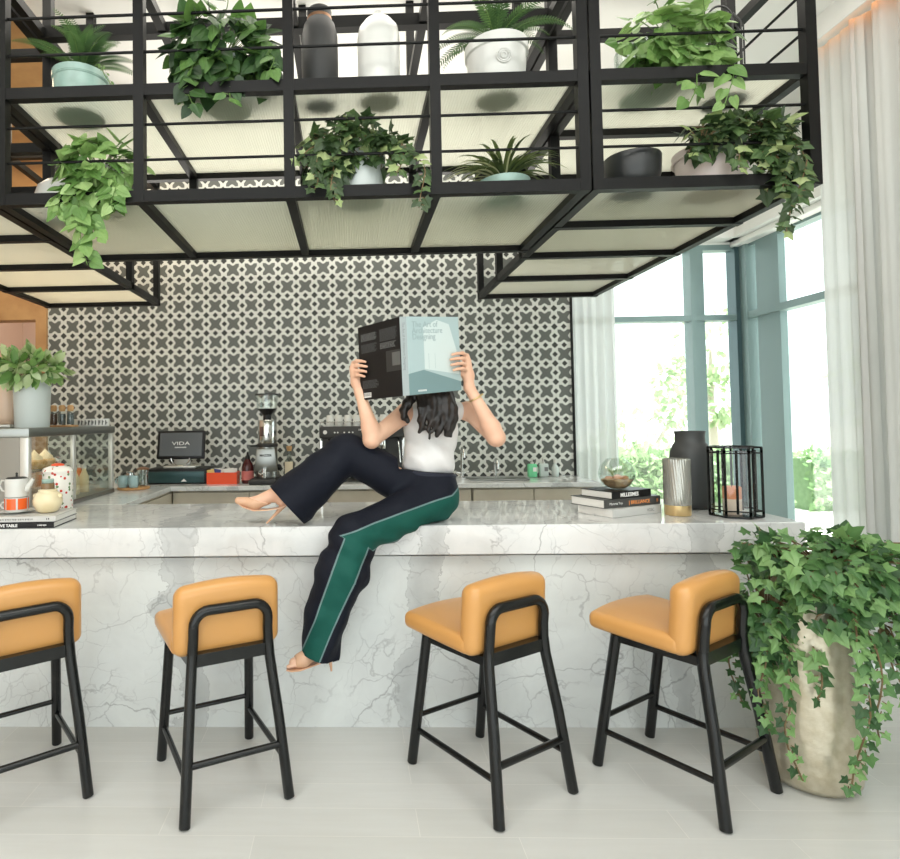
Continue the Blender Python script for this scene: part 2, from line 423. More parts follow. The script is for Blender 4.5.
win('window_2', [
    ('f', B().box(RX, RX + 0.1, FY, WY + 0.1, HEAD - 0.05, HEAD).box(RX, RX + 0.1, FY, WY + 0.1, 0, 0.06), 'teal'),
    ('mullion', B().box(RX - 0.035, RX + 0.1, 5.53, 5.66, 0.06, HEAD), 'teal'),
    ('mullion', B().box(RX - 0.0, RX + 0.06, 5.17, 5.45, 0.06, HEAD - 0.05), 'teal'),
    ('mullion', B().box(RX - 0.05, RX + 0.12, 2.2, 2.36, 0.06, HEAD - 0.05), 'teal'),
    ('transom', B().box(RX - 0.03, RX + 0.08, FY, 5.54, 2.37, 2.43), 'teal')],
    B().box(RX + 0.04, RX + 0.046, FY, WY, 0.06, HEAD - 0.05))
struct('wall_window_head', B().box(1.9, RX + 0.1, WY, WY + 0.12, HEAD, CZ).box(RX, RX + 0.12, FY, WY, HEAD, CZ), 'white')
struct('trim_5', B().box(RX - 0.16, RX, FY, WY, HEAD + 0.02, HEAD + 0.12, bev=0.01).box(RX - 0.1, RX, FY, WY, HEAD - 0.03, HEAD + 0.02, bev=0.01)
       .box(1.98, RX, WY - 0.16, WY, HEAD + 0.02, HEAD + 0.12, bev=0.01), 'white')

def curtain(pts, z0, z1, amp, wave, seed):
    rnd = random.Random(seed); b = B()
    (x0, y0), (x1, y1) = pts; L = sqrt((x1 - x0) ** 2 + (y1 - y0) ** 2); n = int(L / 0.012)
    ux, uy = (x1 - x0) / L, (y1 - y0) / L; nx, ny = -uy, ux
    ph = [rnd.uniform(0, 6) for _ in range(3)]
    rows = 14; vs = []
    for j in range(rows + 1):
        tz = j / rows
        for i in range(n + 1):
            s = i / n * L
            a = amp * (0.55 + 0.45 * (1 - tz)) * (sin(s * 2 * pi / wave + ph[0] + 0.5 * sin(s * 3 + ph[1])) + 0.35 * sin(s * 4.7 * pi / wave + ph[2] + tz))
            vs.append((x0 + ux * s + nx * a, y0 + uy * s + ny * a, z0 + (z1 - z0) * tz))
    fs = [(j * (n + 1) + i, j * (n + 1) + i + 1, (j + 1) * (n + 1) + i + 1, (j + 1) * (n + 1) + i) for j in range(rows) for i in range(n)]
    return b.add(vs, fs)
MT['sheer'] = sheer('sheer_white_voile', (0.66, 0.68, 0.66, 1), 0.05, 0.22)
MT['drape'] = sheer('off_white_drape', (0.58, 0.585, 0.565, 1), 0.0, 0.10)
cu = part('curtain', curtain([(3.12, 3.78), (3.12, -1.2)], 0.02, 3.9, 0.05, 0.16, 3), 'drape', angle=180, loc=(0, 0, 0))
tag(cu, 'floor-length off-white drape hanging beside the ivy planter', 'curtain')
sh_ = part('curtain', curtain([(3.10, 3.98), (3.10, 3.62)], 0.02, 3.88, 0.014, 0.10, 5), 'sheer', angle=180, loc=(0, 0, 0))
tag(sh_, 'narrow sheer voile strip along the edge of the large drape', 'curtain')
sh_ = part('curtain', curtain([(2.0, 5.5), (2.42, 5.5)], 0.02, 3.9, 0.022, 0.085, 8), 'sheer', angle=180, loc=(0, 0, 0))
tag(sh_, 'sheer white curtain bunched beside the patterned tile wall', 'curtain')
MT['cove'] = mat('cove_strip', rgb(255, 190, 120), 0.5, emit=(1.0, 0.36, 0.08, 1), estr=5.0)
cv = thing('cove_light', 'warm orange light strip glowing in the ceiling cove above the drape', 'light', (3.1, 2.6, 3.9))
part('strip', B().box(-0.04, -0.028, -3.0, 1.35, 0.012, 0.025), 'cove', cv)
part('channel', B().box(-0.12, 0.10, -3.0, 1.36, 0.026, 0.1).box(-0.12, -0.105, -3.0, 1.36, -0.05, 0.026), 'white', cv)

# outside: paving, hedge, trees
struct('ground_outside', B().box(-6, 60, 8.4, 70, -0.12, -0.04).box(RX + 0.1, 60, -20, 8.4, -0.12, -0.04), mat('pale_paving', rgb(222, 220, 212), 0.9))

# ------------------------------------------------------------------ bar and back counter
BT = 0.985
bar = thing('bar_counter', 'long white marble bar counter with thick top slab the woman sits on', 'bar counter', (0, 3.35, 0))
part('countertop', B().box(-4.0, 2.15, 2.93, 3.79, 0.843, BT, bev=0.004, seg=1), 'marble_top', bar, world=True, angle=30)
part('front_panel', B().box(-4.0, 2.12, 2.98, 3.04, 0, 0.828), 'marble', bar, world=True, smooth=False)
part('shadow_gap', B().box(-4.0, 2.11, 3.0, 3.75, 0.828, 0.843), 'blackleg', bar, world=True, smooth=False)
part('side_panel', B().box(2.06, 2.12, 3.04, 3.75, 0, 0.828), 'marble', bar, world=True, smooth=False)
part('back_panel', B().box(-1.46, 2.06, 3.70, 3.75, 0, 0.828), 'beige', bar, world=True, smooth=False)
wt = part('worktop', B().box(-2.6, 1.96, 4.80, 5.395, 0.948, BT, bev=0.003, seg=1).box(-2.6, -1.45, 3.795, 4.80, 0.948, BT, bev=0.003, seg=1), 'marble_top', loc=(0, 0, 0), angle=30)
tag(wt, 'white marble worktop along the tiled back wall and left return', 'worktop')
def cabinet(x0, x1, label, y0=4.835, y1=5.39):
    c = thing('base_cabinet', label, 'cabinet', ((x0 + x1) / 2, (y0 + y1) / 2, 0), 0, 'cabinets under the back worktop')
    part('carcass', B().box(x0, x1, y0 + 0.022, y1, 0.08, 0.947), 'beige', c, world=True, smooth=False)
    part('plinth', B().box(x0, x1, y0 + 0.06, y1, 0, 0.08), 'blackleg', c, world=True, smooth=False)
    n = 2
    for k in range(n):
        a = x0 + (x1 - x0) * k / n + 0.004; b = x0 + (x1 - x0) * (k + 1) / n - 0.004
        part('door', B().box(a, b, y0, y0 + 0.02, 0.09, 0.932, bev=0.002, seg=1), 'beige', c, world=True, smooth=False)
cabinet(-1.448, -0.20, 'beige base cabinet below the cash register terminal')
cabinet(-0.19, 0.96, 'beige base cabinet below the espresso machine')
cabinet(0.97, 1.93, 'beige base cabinet below the sink taps')
c = thing('base_cabinet', 'beige cabinet side-on under the left return of the worktop', 'cabinet', (-1.9, 4.4, 0), 0, 'cabinets under the back worktop')
part('carcass', B().box(-2.5, -1.47, 3.80, 5.38, 0.08, 0.947), 'beige', c, world=True, smooth=False)
part('plinth', B().box(-2.5, -1.52, 3.80, 5.38, 0, 0.08), 'blackleg', c, world=True, smooth=False)
part('door', B().box(-1.47, -1.45, 3.82, 4.82, 0.09, 0.932), 'beige', c, world=True, smooth=False)

# ------------------------------------------------------------------ bar stools
def arc(c, r, a0, a1, n, f): return [f(c[0] + r * cos(a0 + (a1 - a0) * i / n), c[1] + r * sin(a0 + (a1 - a0) * i / n)) for i in range(n + 1)]
def make_stool(label):
    s = thing('bar_stool', label, 'bar stool', (0, 0, 0), 0, 'tan leather stools along the bar')
    def seatfn(x, y, z):
        k = (y + 0.17) / 0.45
        x2 = x * (1.0 + 0.05 * k)
        dome = 0.014 * (1 - (x / 0.24) ** 2) * (1 if z > 0.60 else 0)
        y2 = y + (0.018 * (1 - (x / 0.24) ** 2) if y > 0.1 else 0)
        return (x2, y2, z + dome + 0.012 * k * k - 0.012 * max(0, k - 0.85) * 4 * (z > 0.6))
    part('seat', B().box(-0.222, 0.222, -0.115, 0.265, 0.578, 0.648, bev=0.026, seg=4, cuts=5, fn=seatfn), 'leather', s, angle=70)
    def backfn(x, y, z):
        k = (z - 0.58) / 0.28
        y2 = y - 0.018 * k + 0.10 * x * x
        return (x * (1 - 0.02 * k), y2, z - 0.02 * (x / 0.22) ** 2 * max(0, k))
    part('backrest', B().box(-0.221, 0.221, -0.145, -0.055, 0.572, 0.865, bev=0.042, seg=5, cuts=5, fn=backfn), 'leather', s, angle=70)
    R = 0.0215
    for sx in (-1, 1):
        part('leg', B().tube([(sx * 0.208, -0.254, 0.0), (sx * 0.207, -0.253, 0.004), (sx * 0.182, -0.212, 0.31), (sx * 0.160, -0.172, 0.54), (sx * 0.156, -0.168, 0.60)], [R * 0.8, R, R, R, R], 14), 'blackleg', s)
        part('leg', B().tube([(sx * 0.203, 0.256, 0.0), (sx * 0.203, 0.256, 0.004), (sx * 0.178, 0.168, 0.575)], [R * 0.8, R, R], 14), 'blackleg', s)
    r = 0.06
    pth = [(-0.156, -0.168, 0.585)] + [(-0.152, -0.172, 0.66)]
    pth += arc((-0.152 + r, 0.762 - r), r, pi, pi / 2, 7, lambda a, b: (a, -0.177, b))
    pth += arc((0.152 - r, 0.762 - r), r, pi / 2, 0, 7, lambda a, b: (a, -0.177, b))
    pth += [(0.152, -0.172, 0.66), (0.156, -0.168, 0.585)]
    part('back_hoop', B().tube(pth, 0.0205, 14), 'blackleg', s)
    fr = B().box(-0.15, 0.15, -0.178, -0.125, 0.548, 0.597)
    fr.box(-0.17, 0.17, 0.15, 0.175, 0.548, 0.578)
    for sx in (-1, 1): fr.bar((sx * 0.155, -0.165, 0.563), (sx * 0.172, 0.16, 0.563), 0.026, 0.034)
    part('seat_frame', fr, 'blackleg', s, smooth=False)
    zf = 0.155
    for sx in (-1, 1):
        part('stretcher', B().tube([(sx * 0.193, -0.234, zf), (sx * 0.196, 0.232, zf)], 0.0125, 10), 'blackleg', s)
    part('stretcher', B().tube([(-0.187, -0.228, 0.205), (0.189, -0.228, 0.205)], 0.0135, 10), 'blackleg', s)
    part('stretcher', B().tube([(-0.192, 0.222, 0.215), (0.193, 0.222, 0.215)], 0.011, 10), 'blackleg', s)
    return s
st = make_stool("tan leather bar stool right of the woman's dangling leg, back turned to us")
st.location = (0.557, 2.575, 0); st.rotation_euler = (0, 0, radians(32.8))
dup(st, (-0.566, 2.562, 0), radians(27.3), "whole tan leather bar stool left of the woman's dangling leg")
dup(st, (1.356, 2.574, 0), radians(34.5), 'tan leather bar stool standing beside the tall ivy planter')
dup(st, (-1.398, 2.497, 0), radians(39), 'tan leather bar stool cut off by the left edge of the photo')

# ------------------------------------------------------------------ hanging shelf units
def fine(a, b, w=0.05, wy=None): return B().bar(a, b, w, wy)
Z0, Z1, Z2 = 2.505, 2.985, 3.50
YF, YC, YB = 2.62, 3.55, 4.94
W = 0.046
def shelf_unit(label, xs, ys, glass_levels, rods_front, rods_side=None, posts_back=True, xsb=None):
    x0, x1 = xs[0], xs[-1]; y0, y1 = ys[0], ys[-1]
    s = thing('hanging_shelf', label, 'shelf', ((x0 + x1) / 2, (y0 + y1) / 2, Z0), 0, 'black steel shelf frames hung over the bar')
    for x in xs:
        for y in ys:
            if y in (y0, y1) or x in (x0, x1):
                part('post', B().box(x - W / 2, x + W / 2, y - W / 2, y + W / 2, Z0 - 0.0265, CZ), 'black', s, world=True, smooth=False)
    for z in (Z0, Z1, Z2):
        for y in ys:
            part('beam', B().box(x0 - W / 2, x1 + W / 2, y - W / 2 + 0.002, y + W / 2 - 0.002, z - 0.0255, z + 0.0255), 'black', s, world=True, smooth=False)
        for x in (xs if (z == Z0 or True) else (x0, x1)):
            part('beam', B().box(x - W / 2 + 0.002, x + W / 2 - 0.002, y0, y1, z - 0.023, z + 0.023), 'black', s, world=True, smooth=False)
    for z, ylim in glass_levels:
        for i in range(len(xs) - 1):
            for j in range(len(ys) - 1):
                if ys[j + 1] > ylim + 0.01: continue
                part('glass_panel', B().box(xs[i] + W / 2, xs[i + 1] - W / 2, ys[j] + W / 2, ys[j + 1] - W / 2, z + 0.008, z + 0.018), 'frost', s, world=True, smooth=False)
    for za, zb in ((Z0, Z1), (Z1, Z2)):
        for k in (1, 2):
            z = za + (zb - za) * k / 3 + 0.01
            if rods_front: part('rod', B().tube([(x0, y0, z), (x1, y0, z)], 0.0065, 8), 'black', s, world=True)
            if rods_side is not None:
                part('rod', B().tube([(rods_side, y0, z), (rods_side, y1, z)], 0.0065, 8), 'black', s, world=True)
    return s
SH = shelf_unit('middle section of the black steel shelf frame hung over the bar', [-1.545, -0.92, -0.25, 0.395, 1.035], [YF, YC], [(Z0, YC), (Z1, YC)], True)
for x in (-0.585, 0.07):
    pass
part('beam', B().box(-1.545, 1.035, 2.95, 3.0, Z2 - 0.03, Z2 + 0.03), 'black', SH, world=True, smooth=False)
wy = [YF, 3.14, 3.72, 4.33, YB]
shelf_unit('right wing of the black steel shelf frame reaching towards the windows', [1.09, 2.01], wy, [(Z0, YB), (Z1, 3.72)], True, 2.01)
shelf_unit('left wing of the black steel shelf frame above the display case', [-2.52, -1.60], wy, [(Z0, YB)], True)

# ------------------------------------------------------------------ foliage
GR = {}
def greens(key, *cols):
    GR[key] = [leafmat('leaf_%s_%d' % (key, i), rgb(*a), rgb(*b)) for i, (a, b) in enumerate(cols)]
greens('pothos_dark', ((52, 82, 44), (66, 98, 50)), ((84, 120, 62), (100, 136, 70)), ((36, 58, 34), (46, 70, 40)))
greens('pothos_light', ((120, 156, 86), (140, 174, 102)), ((90, 128, 64), (106, 144, 74)), ((150, 182, 112), (166, 194, 128)))
greens('ivy', ((74, 114, 64), (92, 134, 76)), ((50, 84, 48), (64, 100, 56)), ((118, 160, 94), (138, 176, 112)))
greens('ivy_var', ((70, 96, 56), (92, 118, 68)), ((50, 70, 42), (62, 84, 48)), ((168, 182, 128), (150, 170, 108)))
greens('fern', ((72, 106, 60), (88, 120, 68)), ((58, 88, 52), (72, 102, 58)), ((110, 140, 80), (120, 150, 90)))
greens('spider', ((96, 112, 66), (110, 126, 76)), ((70, 86, 52), (82, 98, 58)), ((198, 200, 156), (186, 190, 144)))
greens('varieg', ((126, 164, 92), (150, 184, 112)), ((186, 206, 150), (204, 220, 172)), ((92, 134, 66), (108, 148, 78)))
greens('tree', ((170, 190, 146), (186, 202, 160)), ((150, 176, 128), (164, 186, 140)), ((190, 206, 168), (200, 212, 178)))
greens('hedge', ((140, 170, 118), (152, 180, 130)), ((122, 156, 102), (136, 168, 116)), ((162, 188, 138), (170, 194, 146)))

SHAPES = {
    'heart': [(0, 0), (.17, -.13), (.36, -.08), (.45, .14), (.38, .40), (.22, .70), (0, 1.0)],
    'ivy': [(0, 0), (.16, -.16), (.40, -.24), (.37, .04), (.66, .30), (.33, .44), (.22, .66), (0, 1.0)],
    'oval': [(0, 0), (.17, .12), (.27, .40), (.20, .72), (0, 1.0)],
    'slim': [(0, 0), (.09, .2), (.11, .5), (.06, .8), (0, 1.0)],
}
def leaf(b, p, d, n, size, shape, mi, curl=0.22):
    d = d.normalized(); n = (n - d * n.dot(d))
    n = n.normalized() if n.length > 1e-4 else d.orthogonal().normalized()
    sd = d.cross(n); pts = SHAPES[shape]; vs = []
    for sg_ in (1, -1):
        for x, y in pts:
            z = -0.22 * x - curl * y * y
            vs.append(p + (sd * (sg_ * x) + d * y + n * z) * size)
    k = len(pts)
    b.add(vs, [tuple(range(k)), tuple(range(2 * k - 1, k - 1, -1))], mi)

def rv(rnd): 
    while True:
        v = Vector((rnd.uniform(-1, 1), rnd.uniform(-1, 1), rnd.uniform(-1, 1)))
        if 0.05 < v.length < 1: return v.normalized()

def foliage(clusters, tails, shape, size, seed, droop=0.6, wts=(5, 3, 2), front=0.7, stemr=0.0022):
    """clusters: (centre, radii, n); tails: (polyline, n).  Returns leaf and stem builders in world space."""
    rnd = random.Random(seed); b = B(); sb = B()
    def pick(): return rnd.choices((0, 1, 2), wts)[0]
    for c, r, n in clusters:
        c = Vector(c)
        for _ in range(n):
            o = rv(rnd); k = rnd.uniform(0.45, 1.0) ** 0.6
            if o.y > 0.3 and rnd.random() < front: o.y = -o.y
            p = c + Vector((o.x * r[0], o.y * r[1], o.z * r[2])) * k
            out = Vector((o.x / r[0], o.y / r[1], o.z / r[2])).normalized()
            d = (out * 0.8 + Vector((0, 0, -droop)) + rv(rnd) * 0.6)
            n_ = out * 0.9 + Vector((0, -0.35, 0.45)) + rv(rnd) * 0.5
            s_ = size * rnd.uniform(0.65, 1.15)
            leaf(b, p, d, n_, s_, shape, pick())
            if rnd.random() < 0.5: sb.tube([c + (p - c) * 0.35 + Vector((0, 0, -0.1 * r[2])), c + (p - c) * 0.75 + Vector((0, 0, 0.01)), p], stemr, 5, cap=False)
    for pl, n in tails:
        pl = [Vector(q) for q in pl]; seg = [(pl[i + 1] - pl[i]).length for i in range(len(pl) - 1)]; L = sum(seg)
        def at(s):
            for i, l in enumerate(seg):
                if s <= l or i == len(seg) - 1: return pl[i].lerp(pl[i + 1], min(1, s / l)), (pl[i + 1] - pl[i]).normalized()
                s -= l
        m = max(6, int(L / 0.05)); ph = rnd.uniform(0, 6)
        path = [at(L * i / m)[0] + Vector((0.012 * sin(ph + i * 0.9), 0.008 * cos(ph + i), 0)) for i in range(m + 1)]
        sb.tube(path, stemr * 1.1, 6)
        for i in range(n):
            s = L * (i + rnd.uniform(0.2, 0.8)) / n; p, dr = at(s)
            sd = Vector((1 if i % 2 else -1, -0.4, 0)) + rv(rnd) * 0.6
            d = sd * 0.7 + Vector((0, 0, -0.55)) + dr * 0.3
            s_ = size * rnd.uniform(0.7, 1.05) * (1.0 - 0.3 * s / L)
            q = p + sd.normalized() * size * 0.25
            sb.tube([p, q], stemr * 0.7, 5, cap=False)
            leaf(b, q, d, Vector((0, -1, 0.5)) + rv(rnd) * 0.55, s_, shape, pick())
    return b, sb

def fern_leaves(c, n, length, seed, spread=1.0, rise=0.6, arch=0.9, width=0.22):
    rnd = random.Random(seed); b = B(); sb = B(); c = Vector(c)
    for i in range(n):
        az = 2 * pi * (i + rnd.uniform(-0.3, 0.3)) / n; L = length * rnd.uniform(0.75, 1.1)
        el = rnd.uniform(0.35, 1.2) * rise
        h = Vector((cos(az), sin(az), 0)); path = []
        p = Vector(c); ang = el + 0.5; K = 16
        for k in range(K + 1):
            path.append(Vector(p)); p = p + (h * cos(ang) * spread + Vector((0, 0, 1)) * sin(ang)) * (L / K); ang -= arch * 1.8 / K
        sb.tube(path, [0.0025 * (1 - 0.7 * k / K) for k in range(K + 1)], 5)
        sidev = h.cross(Vector((0, 0, 1)))
        mi = rnd.choices((0, 1, 2), (5, 4, 2))[0]
        for k in range(2, K + 1):
            for j in (0, 0.5):
                if k + j > K: continue
                q = path[k].lerp(path[min(K, k + 1)], j); dr = (path[k] - path[k - 1]).normalized()
                ww = width * L * sin(pi * min(0.97, (k + j) / (K + 1)) ** 0.7) + 0.006
                for sg_ in (1, -1):
                    leaf(b, q, sidev * sg_ + dr * 0.45, sidev.cross(dr) * 1.0 + Vector((0, 0, 0.4)), ww, 'slim', mi, 0.15)
    return b, sb

def strap_leaves(c, n, length, seed, width=0.012, el0=0.5, el1=1.35, arch=2.2):
    rnd = random.Random(seed); b = B(); c = Vector(c)
    for i in range(n):
        az = rnd.uniform(0, 2 * pi); h = Vector((cos(az), sin(az), 0)); L = length * rnd.uniform(0.6, 1.1); sd = h.cross(Vector((0, 0, 1)))
        ang = rnd.uniform(el0, el1); p = Vector(c) + h * 0.01; K = 8; vs = []; ww = width * rnd.uniform(0.8, 1.2)
        for k in range(K + 1):
            r = ww * (1 - (k / K) ** 2.2) * (0.6 + 0.4 * min(1, k / 2)) + 0.0004
            nn = Vector((0, 0, 1)) * cos(ang) - h * sin(ang)
            vs += [p - sd * r, p - nn * 0.25 * r, p + sd * r]
            p = p + (h * cos(ang) + Vector((0, 0, 1)) * sin(ang)) * (L / K); ang -= arch / K * rnd.uniform(0.7, 1.1)
        fs = []
        for k in range(K):
            fs += [(3 * k, 3 * k + 1, 3 * k + 4, 3 * k + 3), (3 * k + 1, 3 * k + 2, 3 * k + 5, 3 * k + 4)]
        o = len(b.v); b.v += [tuple(v) for v in vs]; b.f += [tuple(x + o for x in f) for f in fs]
        mi = rnd.choices((0, 1), (3, 2))[0]; edge = rnd.random() < 0.45
        b.m += [(2 if (edge and q % 2 == 0) else mi) for q in range(len(fs))]
    return b

def potted(name, label, pot_prof, pot_mat, loc, leaves, key, stems=None, stemmat='gstem', soil=None, seg=32, extra=None, group='plants on the hanging shelves'):
    t_ = thing(name, label, 'plant', loc, 0, group)
    po = part('pot', B().lathe(pot_prof, seg=seg), pot_mat, t_)
    if soil: part('soil', B().lathe([(0.0005, soil[1]), (soil[0], soil[1])], cap0=False), 'soil', t_)
    fo = part('foliage', leaves, GR[key], t_, world=True, smooth=False)
    if stems is not None and stems.v: part('stems', stems, stemmat, t_, world=True)
    return t_, po

def cup(r0, r1, h, th=0.008, lip=0.0):   # open pot profile: outside up, inside down
    return [(r0, 0), (r0 + (r1 - r0) * 0.5, h * 0.5), (r1, h - 0.001), (r1 + lip, h), (r1 - th + lip, h), (r1 - th, h - 0.01), (r0 - th, th), (0.0005, th)]

ZS0, ZS1 = Z0 + 0.0185, Z1 + 0.0185     # tops of the glass shelves
# upper shelf, left to right
c = (-1.296, 2.86, ZS1)
lv, sm = fern_leaves((c[0], c[1], c[2] + 0.20), 20, 0.33, 11, rise=1.2, width=0.14, arch=0.85)
l2, s2 = foliage([], [([(c[0] + 0.05, c[1] - 0.05, c[2] + 0.20), (c[0] + 0.14, c[1] - 0.09, c[2] + 0.21), (c[0] + 0.2, c[1] - 0.1, c[2] + 0.08)], 12)], 'oval', 0.03, 4)
off = len(lv.v); lv.add(l2.v, l2.f, 2); sm.add(s2.v, s2.f)
mt, po = potted('potted_fern', 'green fern in a mint glazed pot on the upper shelf', [(0.115, 0), (0.122, 0.03), (0.126, 0.09), (0.128, 0.165), (0.133, 0.17), (0.133, 0.2), (0.12, 0.2), (0.118, 0.17), (0.1, 0.02), (0.0005, 0.02)], 'mint', c, lv, 'fern', sm, soil=(0.118, 0.18))
part('relief', B().tube([(0.128 * cos(a), 0.128 * sin(a), 0.165) for a in np.linspace(0, 2 * pi, 40)[:-1]], 0.004, 6, True), 'mint', po)
c = (-0.56, 2.83, ZS1)
lv, sm = foliage([((c[0] - 0.02, c[1] - 0.06, c[2] + 0.25), (0.26, 0.17, 0.19), 165), ((c[0] - 0.10, c[1] - 0.14, c[2] + 0.1), (0.15, 0.08, 0.13), 50), ((c[0] + 0.2, c[1] - 0.12, c[2] + 0.17), (0.09, 0.07, 0.12), 26)],
                 [([(c[0] - 0.12, c[1] - 0.18, c[2] + 0.15), (c[0] - 0.14, c[1] - 0.23, c[2]), (c[0] - 0.11, c[1] - 0.23, c[2] - 0.12)], 11), ([(c[0] + 0.03, c[1] - 0.18, c[2] + 0.13), (c[0] + 0.05, c[1] - 0.23, c[2] + 0.0), (c[0] + 0.04, c[1] - 0.23, c[2] - 0.09)], 8),
                  ([(c[0] + 0.2, c[1] - 0.18, c[2] + 0.18), (c[0] + 0.24, c[1] - 0.22, c[2] + 0.1), (c[0] + 0.23, c[1] - 0.22, c[2] + 0.03)], 8), ([(c[0], c[1] - 0.08, c[2] + 0.35), (c[0] + 0.01, c[1] - 0.1, c[2] + 0.48)], 3)], 'heart', 0.10, 21)
potted('potted_pothos', 'bushy dark heart-leaved pothos in a grey pot on the upper shelf', cup(0.11, 0.135, 0.2), 'grey', c, lv, 'pothos_dark', sm, soil=(0.125, 0.17))
def vase(name, label, loc, prof, m, cat='vase', rim=None):
    t_ = thing(name, label, cat, loc)
    part('body', B().lathe(prof, seg=36), m, t_, angle=60)
    if rim: part('neck_ring', B().lathe(rim[0], seg=36, cap0=False), rim[1], t_)
    return t_
MT['copper'] = mat('dull_copper', rgb(150, 112, 84), 0.4, 0.6)
vase('vase', 'matt black bottle vase with bronze neck ring on the upper shelf', (-0.118, 2.82, ZS1),
     [(0.055, 0), (0.075, 0.012), (0.086, 0.05), (0.088, 0.2), (0.086, 0.33), (0.074, 0.385), (0.058, 0.41), (0.056, 0.425), (0.06, 0.45), (0.056, 0.46), (0.045, 0.455), (0.044, 0.4)], 'mattblack', rim=([(0.0595, 0.408), (0.0595, 0.422)], 'copper'))
vase('vase', 'tall white domed bottle vase beside the black one on the shelf', (0.162, 2.80, ZS1),
     [(0.085, 0), (0.098, 0.015), (0.1, 0.06), (0.1, 0.3), (0.092, 0.345), (0.065, 0.38), (0.03, 0.392), (0.022, 0.4), (0.022, 0.425), (0.015, 0.425), (0.015, 0.39)], 'ceramic')
c = (0.72, 2.82, ZS1)
lv, sm = fern_leaves((c[0], c[1], c[2] + 0.24), 20, 0.38, 31, rise=1.0, arch=1.15, width=0.10)
t_, po = potted('potted_fern', 'arching fern in a white pot with round medallion', [(0.095, 0), (0.11, 0.02), (0.13, 0.1), (0.138, 0.2), (0.146, 0.205), (0.146, 0.25), (0.13, 0.25), (0.125, 0.2), (0.09, 0.02), (0.0005, 0.02)], 'ceramic', c, lv, 'fern', sm, soil=(0.125, 0.22))
b = B()
for rr in (0.012, 0.024, 0.032): b.tube([(rr * cos(a), -0.133 - 0.002, 0.135 + rr * sin(a)) for a in np.linspace(0, 2 * pi, 24)[:-1]], 0.0035, 6, True)
part('medallion', b, 'ceramic', po)
MT['potglass'] = thin_glass('pot_glass', (0.84, 0.9, 0.86, 1), 0.12)
c = (1.42, 2.84, ZS1)
lv, sm = foliage([((c[0] + 0.06, c[1] - 0.08, c[2] + 0.27), (0.18, 0.12, 0.16), 85), ((c[0] + 0.03, c[1] - 0.14, c[2] + 0.13), (0.17, 0.07, 0.12), 46), ((c[0] + 0.2, c[1] - 0.16, c[2] + 0.16), (0.07, 0.06, 0.22), 26)],
                 [([(c[0] + 0.1, c[1] - 0.2, c[2] + 0.1), (c[0] + 0.1, c[1] - 0.25, c[2] - 0.04), (c[0] + 0.05, c[1] - 0.25, c[2] - 0.17)], 7), ([(c[0] + 0.2, c[1] - 0.2, c[2] + 0.1), (c[0] + 0.24, c[1] - 0.25, c[2] - 0.03), (c[0] + 0.22, c[1] - 0.25, c[2] - 0.18)], 9),
                  ([(c[0] - 0.02, c[1] - 0.05, c[2] + 0.22), (c[0] - 0.18, c[1] - 0.08, c[2] + 0.21)], 8), ([(c[0] + 0.18, c[1] - 0.16, c[2] + 0.25), (c[0] + 0.27, c[1] - 0.2, c[2] + 0.2), (c[0] + 0.29, c[1] - 0.2, c[2] + 0.12)], 5)], 'heart', 0.095, 41)
potted('potted_pothos', 'light green trailing pothos in a clear glass pot on upper shelf', cup(0.12, 0.13, 0.22), 'potglass', c, lv, 'pothos_light', sm, soil=(0.118, 0.12))
ln = thing('lantern', 'dark cylindrical wire lantern behind the light pothos on the shelf', 'lantern', (1.815, 2.9, ZS1))
part('base', B().lathe([(0.095, 0), (0.1, 0.01), (0.1, 0.03), (0.0005, 0.03)]), 'mattblack', ln)
b = B()
for k in range(12): b.tube([(0.092 * cos(k * pi / 6), 0.092 * sin(k * pi / 6), 0.03 + 0.33 * s) if s < 1 else (0.06 * cos(k * pi / 6), 0.06 * sin(k * pi / 6), 0.40) for s in (0, 0.5, 0.95, 1)], 0.004, 6)
part('cage', b, 'mattblack', ln)
part('handle', B().tube([(0.06 * cos(a), 0, 0.40 + 0.07 * sin(a)) for a in np.linspace(0, pi, 14)], 0.005, 8), 'mattblack', ln)
# lower shelf, left to right
c = (-1.175, 2.80, ZS0)
lv, sm = foliage([((c[0] + 0.03, c[1] - 0.08, c[2] + 0.17), (0.2, 0.13, 0.15), 105), ((c[0] + 0.02, c[1] - 0.16, c[2] + 0.03), (0.16, 0.06, 0.12), 44)],
                 [([(c[0] - 0.02, c[1] - 0.2, c[2] + 0.02), (c[0] + 0.0, c[1] - 0.25, c[2] - 0.12), (c[0] + 0.05, c[1] - 0.25, c[2] - 0.33)], 20), ([(c[0] - 0.08, c[1] - 0.2, c[2] + 0.02), (c[0] - 0.10, c[1] - 0.24, c[2] - 0.12)], 8), ([(c[0] + 0.14, c[1] - 0.2, c[2] + 0.06), (c[0] + 0.16, c[1] - 0.24, c[2] - 0.09)], 8), ([(c[0] + 0.02, c[1] - 0.22, c[2] - 0.1), (c[0] + 0.1, c[1] - 0.25, c[2] - 0.22)], 8)], 'heart', 0.088, 51)
potted('potted_pothos', 'bright green pothos trailing below the lower shelf, left end', cup(0.12, 0.13, 0.17), 'ceramic', c, lv, 'pothos_light', sm, soil=(0.118, 0.15))
bw = part('globe_vase', B().lathe([(0.05, 0), (0.09, 0.02), (0.12, 0.07), (0.125, 0.11), (0.11, 0.16), (0.07, 0.195), (0.045, 0.2), (0.04, 0.195), (0.06, 0.18)], seg=36), 'ceramic', loc=(-1.44, 2.95, ZS0), angle=60)
tag(bw, 'round white vase half hidden behind the trailing bright pothos', 'vase')
c = (0.06, 2.79, ZS0)
